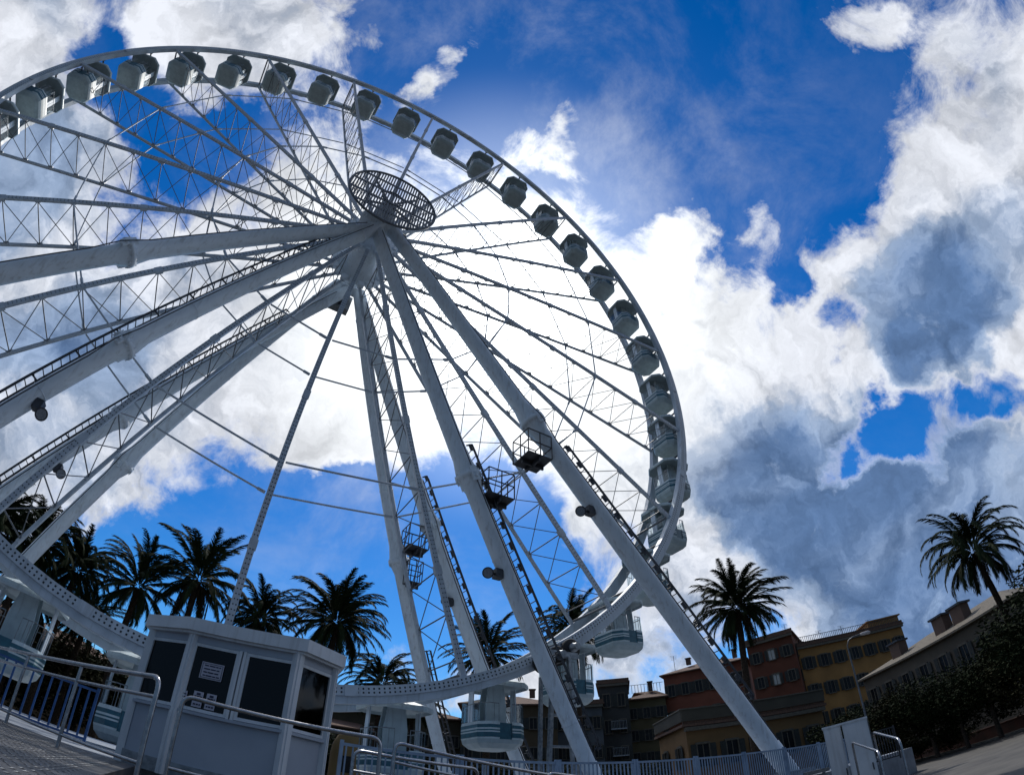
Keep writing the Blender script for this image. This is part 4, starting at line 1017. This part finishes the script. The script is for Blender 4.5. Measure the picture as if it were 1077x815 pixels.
# ------------------------------------------------------------------ buildings
ROOF = mat('roof_tile', (.16, .09, .06), (.09, .055, .04), 5, .9, bump=.6, bscale=18, stretch=(1, 4, 1))
ROOFP = mat('pale_roof_tile', (.17, .145, .11), (.10, .085, .065), 4, .9, bump=.6, bscale=18)
SHUT = mat('dark_shutter', (.03, .035, .03), (.018, .02, .018), 6, .7)
FRAMEW = mat('window_surround', (.13, .115, .09), (.09, .08, .06), 6, .8)
CURT = mat('pale_curtain', (.5, .52, .5), (.38, .4, .38), 6, .8)
def plaster(name, c): return mat(name, c, tuple(x*.72 for x in c), .55, .92, bump=.25, bscale=9, lo=.3, hi=.7, detail=8)
def house(name, label, p, q, depth, z1, wall, cols, rows, zfirst=1.6, ww=1.0, wh=1.6, roof='flat', rm=None, shutters=True, side_cols=0, cornice=True, chimneys=0, band=False, skip=(), curtains=()):
    p, q = V(p[0], p[1], 0), V(q[0], q[1], 0); d = (q-p).normalized(); L_ = (q-p).length; n = V(-d.y, d.x, 0)
    if n.dot((p+q)/2-EYE) < 0: n = -n                # n points away from the camera
    ww *= .82; wh *= .85
    ax = (d, n, V(0, 0, 1)); c = (p+q)/2+n*depth/2
    e = empty(name, c.xy.to_3d(), label, 'house')
    mb = MB(); mb.box(c.xy.to_3d()+V(0, 0, z1/2), (L_, depth, z1), 0, ax)
    if band:
        for k in range(1, rows): mb.box((p+q)/2-n*.03+V(0, 0, zfirst+(k-.28)*(z1-zfirst-.6)/rows), (L_+.02, .09, .22), 1, ax)
    w_ob = mb.build('wall', [wall, FRAMEW], e)
    mb = MB()
    rmm = rm or ROOF
    if roof == 'flat':
        mb.box(c.xy.to_3d()+V(0, 0, z1+.11), (L_+.7, depth+.7, .2), 0, ax)
        for s, o, l in ((-1, n*-(depth/2+.15), L_+.5), (1, n*(depth/2+.15), L_+.5)): mb.box(c.xy.to_3d()+o+V(0, 0, z1+.42), (l, .15, .4), 0, ax)
    elif roof == 'hip':
        a_, b_ = c-d*(L_/2+.5), c+d*(L_/2+.5); hd = depth/2+.5; rz = z1+hd*.36
        cs = [a_-n*hd, b_-n*hd, b_+n*hd, a_+n*hd]; r1, r2 = a_+d*hd, b_-d*hd
        vs = [v.xy.to_3d()+V(0, 0, z1+.05) for v in cs]+[r1.xy.to_3d()+V(0, 0, rz), r2.xy.to_3d()+V(0, 0, rz)]+[v.xy.to_3d()+V(0, 0, z1-.12) for v in cs]
        mb.add(vs, [(0, 1, 5, 4), (1, 2, 5), (2, 3, 4, 5), (3, 0, 4), (0, 6, 7, 1), (1, 7, 8, 2), (2, 8, 9, 3), (3, 9, 6, 0), (9, 8, 7, 6)])
    rf = mb.build('roof', rmm, e)
    if cornice and roof == 'flat':
        mb = MB(); mb.box((p+q)/2-n*.2+V(0, 0, z1-.2), (L_+.3, .4, .3), 0, ax); mb.build('cornice', FRAMEW, e)
    rr = random.Random(int(p.x*7)+cols)
    for k in range(chimneys):
        t = (k+.6+rr.uniform(-.2, .2))/chimneys; cc = p+d*L_*t+n*depth*rr.uniform(.25, .6)
        hh = (z1+.2+(1.4 if roof == 'hip' else 0), rr.uniform(.9, 1.5)); mb = MB(); mb.box(cc.xy.to_3d()+V(0, 0, hh[0]+hh[1]/2), (.7, .6, hh[1]), 0, ax); mb.box(cc.xy.to_3d()+V(0, 0, hh[0]+hh[1]+.06), (.9, .8, .12), 0, ax); mb.build('chimney', plaster('chimney_render', (0.124, 0.081, 0.062)), rf)
    def window(base, dd, nn, zc, curtain=False):
        axx = (dd, nn, V(0, 0, 1)); cc = base+V(0, 0, zc); mb = MB()
        for s in (-1, 1): mb.box(cc+dd*s*(ww/2+.07)-nn*.05, (.14, .12, wh+.3), 0, axx)
        mb.box(cc+V(0, 0, wh/2+.09)-nn*.06, (ww-.01, .14, .16), 0, axx); mb.box(cc-V(0, 0, wh/2+.08)-nn*.12, (ww-.01, .26, .12), 0, axx)
        mb.box(cc-nn*.035, (.06, .05, wh-.02), 0, axx)
        wd = mb.build('window', FRAMEW, e)
        mb = MB(); mb.box(cc-nn*.012, (ww, .02, wh), 0, axx); mb.build('pane', CURT if curtain else PANE, wd)
        if shutters:
            for s in (-1, 1):
                mb = MB(); k_ = .5 if not curtain else .42
                mb.box(cc+dd*s*(ww*.5+ww*.26+.1)-nn*.13, (ww*k_, .05, wh+.05), 0, axx)
                for j in range(9): mb.box(cc+dd*s*(ww*.5+ww*.26+.1)-nn*.16+V(0, 0, wh*(-.42+.105*j)), (ww*k_-.1, .02, .07), 0, axx)
                mb.build('shutter', SHUT, wd)
    st = (z1-zfirst-.5)/rows
    for r_ in range(rows):
        for k in range(cols):
            if (r_, k) in skip: continue
            window(p+d*L_*(k+.5)/cols, d, n, zfirst+st*(r_+.5), (r_, k) in curtains)
    if side_cols:
        for s_, o in ((-1, p), (1, q)):
            for r_ in range(rows):
                for k in range(side_cols): window(o+n*depth*(k+.5)/side_cols, n, -d*s_, zfirst+st*(r_+.5))
    return e, (p, q, d, n, L_, c)
def antenna(e, p, z, h=2.2):
    mb = MB(); mb.tube((p.x, p.y, z), (p.x, p.y, z+h), .035, 6)
    for k in range(4): mb.bar((p.x-.45+.05*k, p.y+.3, z+h-.2*k), (p.x+.45-.05*k, p.y-.3, z+h-.2*k), .03, .03)
    mb.build('antenna', DARK, e)
g_ = ground
# red-brown tall house
e, (p, q, d, n, L_, c) = house('apartment_house', 'red-brown tall house behind the full palm', g_(57.0, 76), g_(61.75, 75), 9, 19.0, plaster('redbrown_plaster', (0.148, 0.049, 0.026)), 3, 5, 1.5, 1.0, 1.6, side_cols=2, curtains=((4, 1), (3, 1)), chimneys=1)
antenna(e, c+d*2, 19.3)
e, (p, q, d, n, L_, c) = house('apartment_house', 'long ochre yellow house right of the red-brown house', g_(62.0, 77), g_(72.5, 84), 11, 17.2, plaster('ochre_plaster', (0.38, 0.20, 0.065)), 7, 4, 1.5, 1.1, 1.8, side_cols=2, chimneys=4, band=False)
mb = MB()
for k in range(60):
    a = p+d*(L_*k/60); mb.bar(a-n*.25+V(0, 0, 17.6), a-n*.25+V(0, 0, 18.5), .05, .05, (1, 0, 0))
mb.bar(p-n*.25+V(0, 0, 18.5), q-n*.25+V(0, 0, 18.5), .06, .06); mb.build('roof_railing', DARK, e)
for t in (.3, .52, .8): antenna(e, p+d*L_*t+n*3, 17.5)
mb = MB(); cc = p+d*L_*.88+n*3; ax = (d, n, V(0, 0, 1)); mb.box(cc+V(0, 0, 18.0), (5, 4, 1.6), 0, ax); mb.box(cc+V(0, 0, 18.9), (5.6, 4.6, .16), 0, ax); mb.build('roof_storey', plaster('ochre_plaster', (0.38, 0.20, 0.065)), e)
e, (p, q, d, n, L_, c) = house('apartment_house', 'salmon pink house seen between the right leg and rim', g_(48.0, 82), g_(56.6, 80), 10, 18.0, plaster('salmon_plaster', (0.242, 0.080, 0.046)), 6, 4, 1.6, 1.1, 1.9, chimneys=2, roof='hip', curtains=((1, 1),))
antenna(e, p+d*1.5+n*2, 18.2, 3)
e, (p, q, d, n, L_, c) = house('apartment_house', 'olive beige house with a dark top loggia', g_(43.9, 80), g_(47.95, 80), 9, 14.6, plaster('olive_plaster', (0.136, 0.112, 0.056)), 3, 4, 1.4, 1.1, 1.7, roof='hip', chimneys=1)
mb = MB()
for k in range(12): a = p+d*(L_*k/12); mb.bar(a+n*3+V(0, 0, 16), a+n*3+V(0, 0, 17.3), .05, .05, (1, 0, 0))
mb.bar(p+n*3+V(0, 0, 17.3), q+n*3+V(0, 0, 17.3), .06, .06); mb.build('roof_railing', DARK, e)
e, (p, q, d, n, L_, c) = house('apartment_house', 'dark grey house with a small balcony', g_(41.2, 72), g_(44.2, 72), 9, 15.7, plaster('grey_plaster', (0.062, 0.062, 0.059)), 2, 4, 1.4, 1.0, 1.9, chimneys=2)
for z in (6.2, 9.6):
    mb = MB(); b_ = (p+q)/2+d*.4; ax = (d, n, V(0, 0, 1)); mb.box(b_-n*.6+V(0, 0, z), (2.0, 1.1, .14), 0, ax)
    for k in range(11): a = b_-n*1.1+d*(-.95+.19*k); mb.bar(a+V(0, 0, z+.07), a+V(0, 0, z+1.0), .03, .03, (1, 0, 0))
    mb.bar(b_-n*1.1-d*.98+V(0, 0, z+1.02), b_-n*1.1+d*.98+V(0, 0, z+1.02), .04, .04); mb.build('balcony', STEEL, e)
e, I = house('apartment_house', 'pale grey house behind the gondola and inner leg ladder', g_(36.6, 70), g_(41.4, 70), 9, 12.8, plaster('pale_grey_plaster', (0.112, 0.124, 0.136)), 4, 3, 1.4, 1.0, 1.7, chimneys=1)
e, I = house('apartment_house', 'brown house seen under the rim at the centre', g_(27.0, 66), g_(36.8, 66), 9, 12.4, plaster('brown_plaster', (0.099, 0.068, 0.037)), 6, 3, 1.3, 1.0, 1.5, roof='hip', chimneys=2)
e, I = house('apartment_house', 'dark brown house between booth and far legs', g_(13.5, 68), g_(27.2, 67.5), 9, 10.6, plaster('dark_brown_plaster', (0.068, 0.053, 0.031)), 9, 2, 1.3, 1.0, 1.5, roof='hip', chimneys=2)
e, I = house('apartment_house', 'ochre brown house behind the left clump of palms', g_(-26, 62), g_(-7, 64), 9, 8.6, plaster('dull_ochre_plaster', (0.099, 0.068, 0.034)), 7, 2, 1.2, 1.0, 1.4, roof='hip')
e, I = house('apartment_house', 'low brown house hidden behind the ticket booth', g_(-7, 68), g_(18.6, 66), 9, 8.2, plaster('hidden_brown_plaster', (0.081, 0.062, 0.037)), 10, 2, 1.2, 1.0, 1.3, roof='hip')
# yellow villa with terrace in front of the houses
e, (p, q, d, n, L_, c) = house('villa', 'low dull yellow villa with a roof terrace', g_(49.6, 44), g_(63.0, 49), 8, 6.1, plaster('villa_plaster', (0.22, 0.13, 0.055)), 5, 1, 2.0, 1.1, 2.0, side_cols=2)
mb = MB(); ax = (d, n, V(0, 0, 1))
for s, o, l in ((0, -n*.25, L_+.6),): mb.box((p+q)/2+o+V(0, 0, 6.98), (l, .16, .9), 0, ax); mb.box((p+q)/2+o+V(0, 0, 7.48), (l+.1, .3, .1), 1, ax)
mb.box(p-d*.25+n*4+V(0, 0, 6.98), (.16, 8.4, .9), 0, ax); mb.box(p-d*.25+n*4+V(0, 0, 7.48), (.3, 8.5, .1), 1, ax)
mb.build('terrace_parapet', [plaster('parapet_plaster', (0.081, 0.074, 0.056)), FRAMEW], e)
# long pale-roofed house at right
a_, b_ = along(26, 9.5), along(4.5, 9.5)
e, (p, q, d, n, L_, c) = house('long_house', 'long low house with a pale tiled roof at right', (a_.x, a_.y), (b_.x, b_.y), 11, 8.9, plaster('grey_brown_plaster', (0.105, 0.089, 0.067)), 8, 2, 1.6, 1.2, 2.0, roof='hip', rm=ROOFP, chimneys=0)
for t in (.52, .64, .2):
    cc = p+d*L_*t+n*2.2; mb = MB(); mb.box(cc+V(0, 0, 10.3), (1.5, 1.1, 1.8), 0, (d, n, V(0, 0, 1))); mb.box(cc+V(0, 0, 11.26), (1.9, 1.5, .18), 1, (d, n, V(0, 0, 1))); mb.build('chimney', [plaster('chimney_render', (0.124, 0.081, 0.062)), DARK], e)
for k, (az, d, w_, h) in enumerate([(-25, 44, 10, 7.0), (-19.5, 46, 9, 6.6), (-14.5, 45, 9, 7.0), (-9.8, 47, 9, 7.2), (-5, 46, 9, 6.4), (0.5, 48, 9, 5.2), (6.5, 47, 9, 5.0), (12.5, 50, 9, 5.6), (19.0, 48, 8, 4.6), (24.0, 50, 8, 4.8), (29.5, 49, 8, 4.2), (35.0, 50, 8, 4.4), (40.5, 52, 8, 4.0), (46.0, 53, 8, 4.2)]):
    tree(az, d, w_, h, 'dark low tree behind the platform, ' + ['outside the left edge', 'under the tallest palm', 'under the left palm clump', 'left of the booth', 'behind the booth corner', 'behind the booth middle', 'behind the booth right window', 'just right of the booth', 'left of the far legs', 'between the two far legs', 'behind the bottom gondola', 'left of the inner right leg foot', 'below the dark grey house', 'below the olive house'][k], k, k*.9, group='low trees behind the platform')
# arched ochre kiosk right of the booth
kk = ground(16.0, 36); e = empty('kiosk', kk, 'round-topped ochre kiosk seen just right of the booth', 'kiosk')
mb = MB(); mb.lathe(kk, kk+V(0, 0, 5), [(0, 1.1), (3.6, 1.1), (4.2, 1.0), (4.7, .75), (5.0, .3), (5.05, .05)], 18); mb.build('shell', plaster('kiosk_plaster', (0.217, 0.149, 0.062)), e)
mb = MB(); dn = (EYE-kk).normalized(); mb.box(kk+V(dn.x, dn.y, 0)*1.08+V(0, 0, 2.9), (.7, .12, 1.0), 0, (V(-dn.y, dn.x, 0), V(dn.x, dn.y, 0), V(0, 0, 1))); mb.build('window', PANE, e)
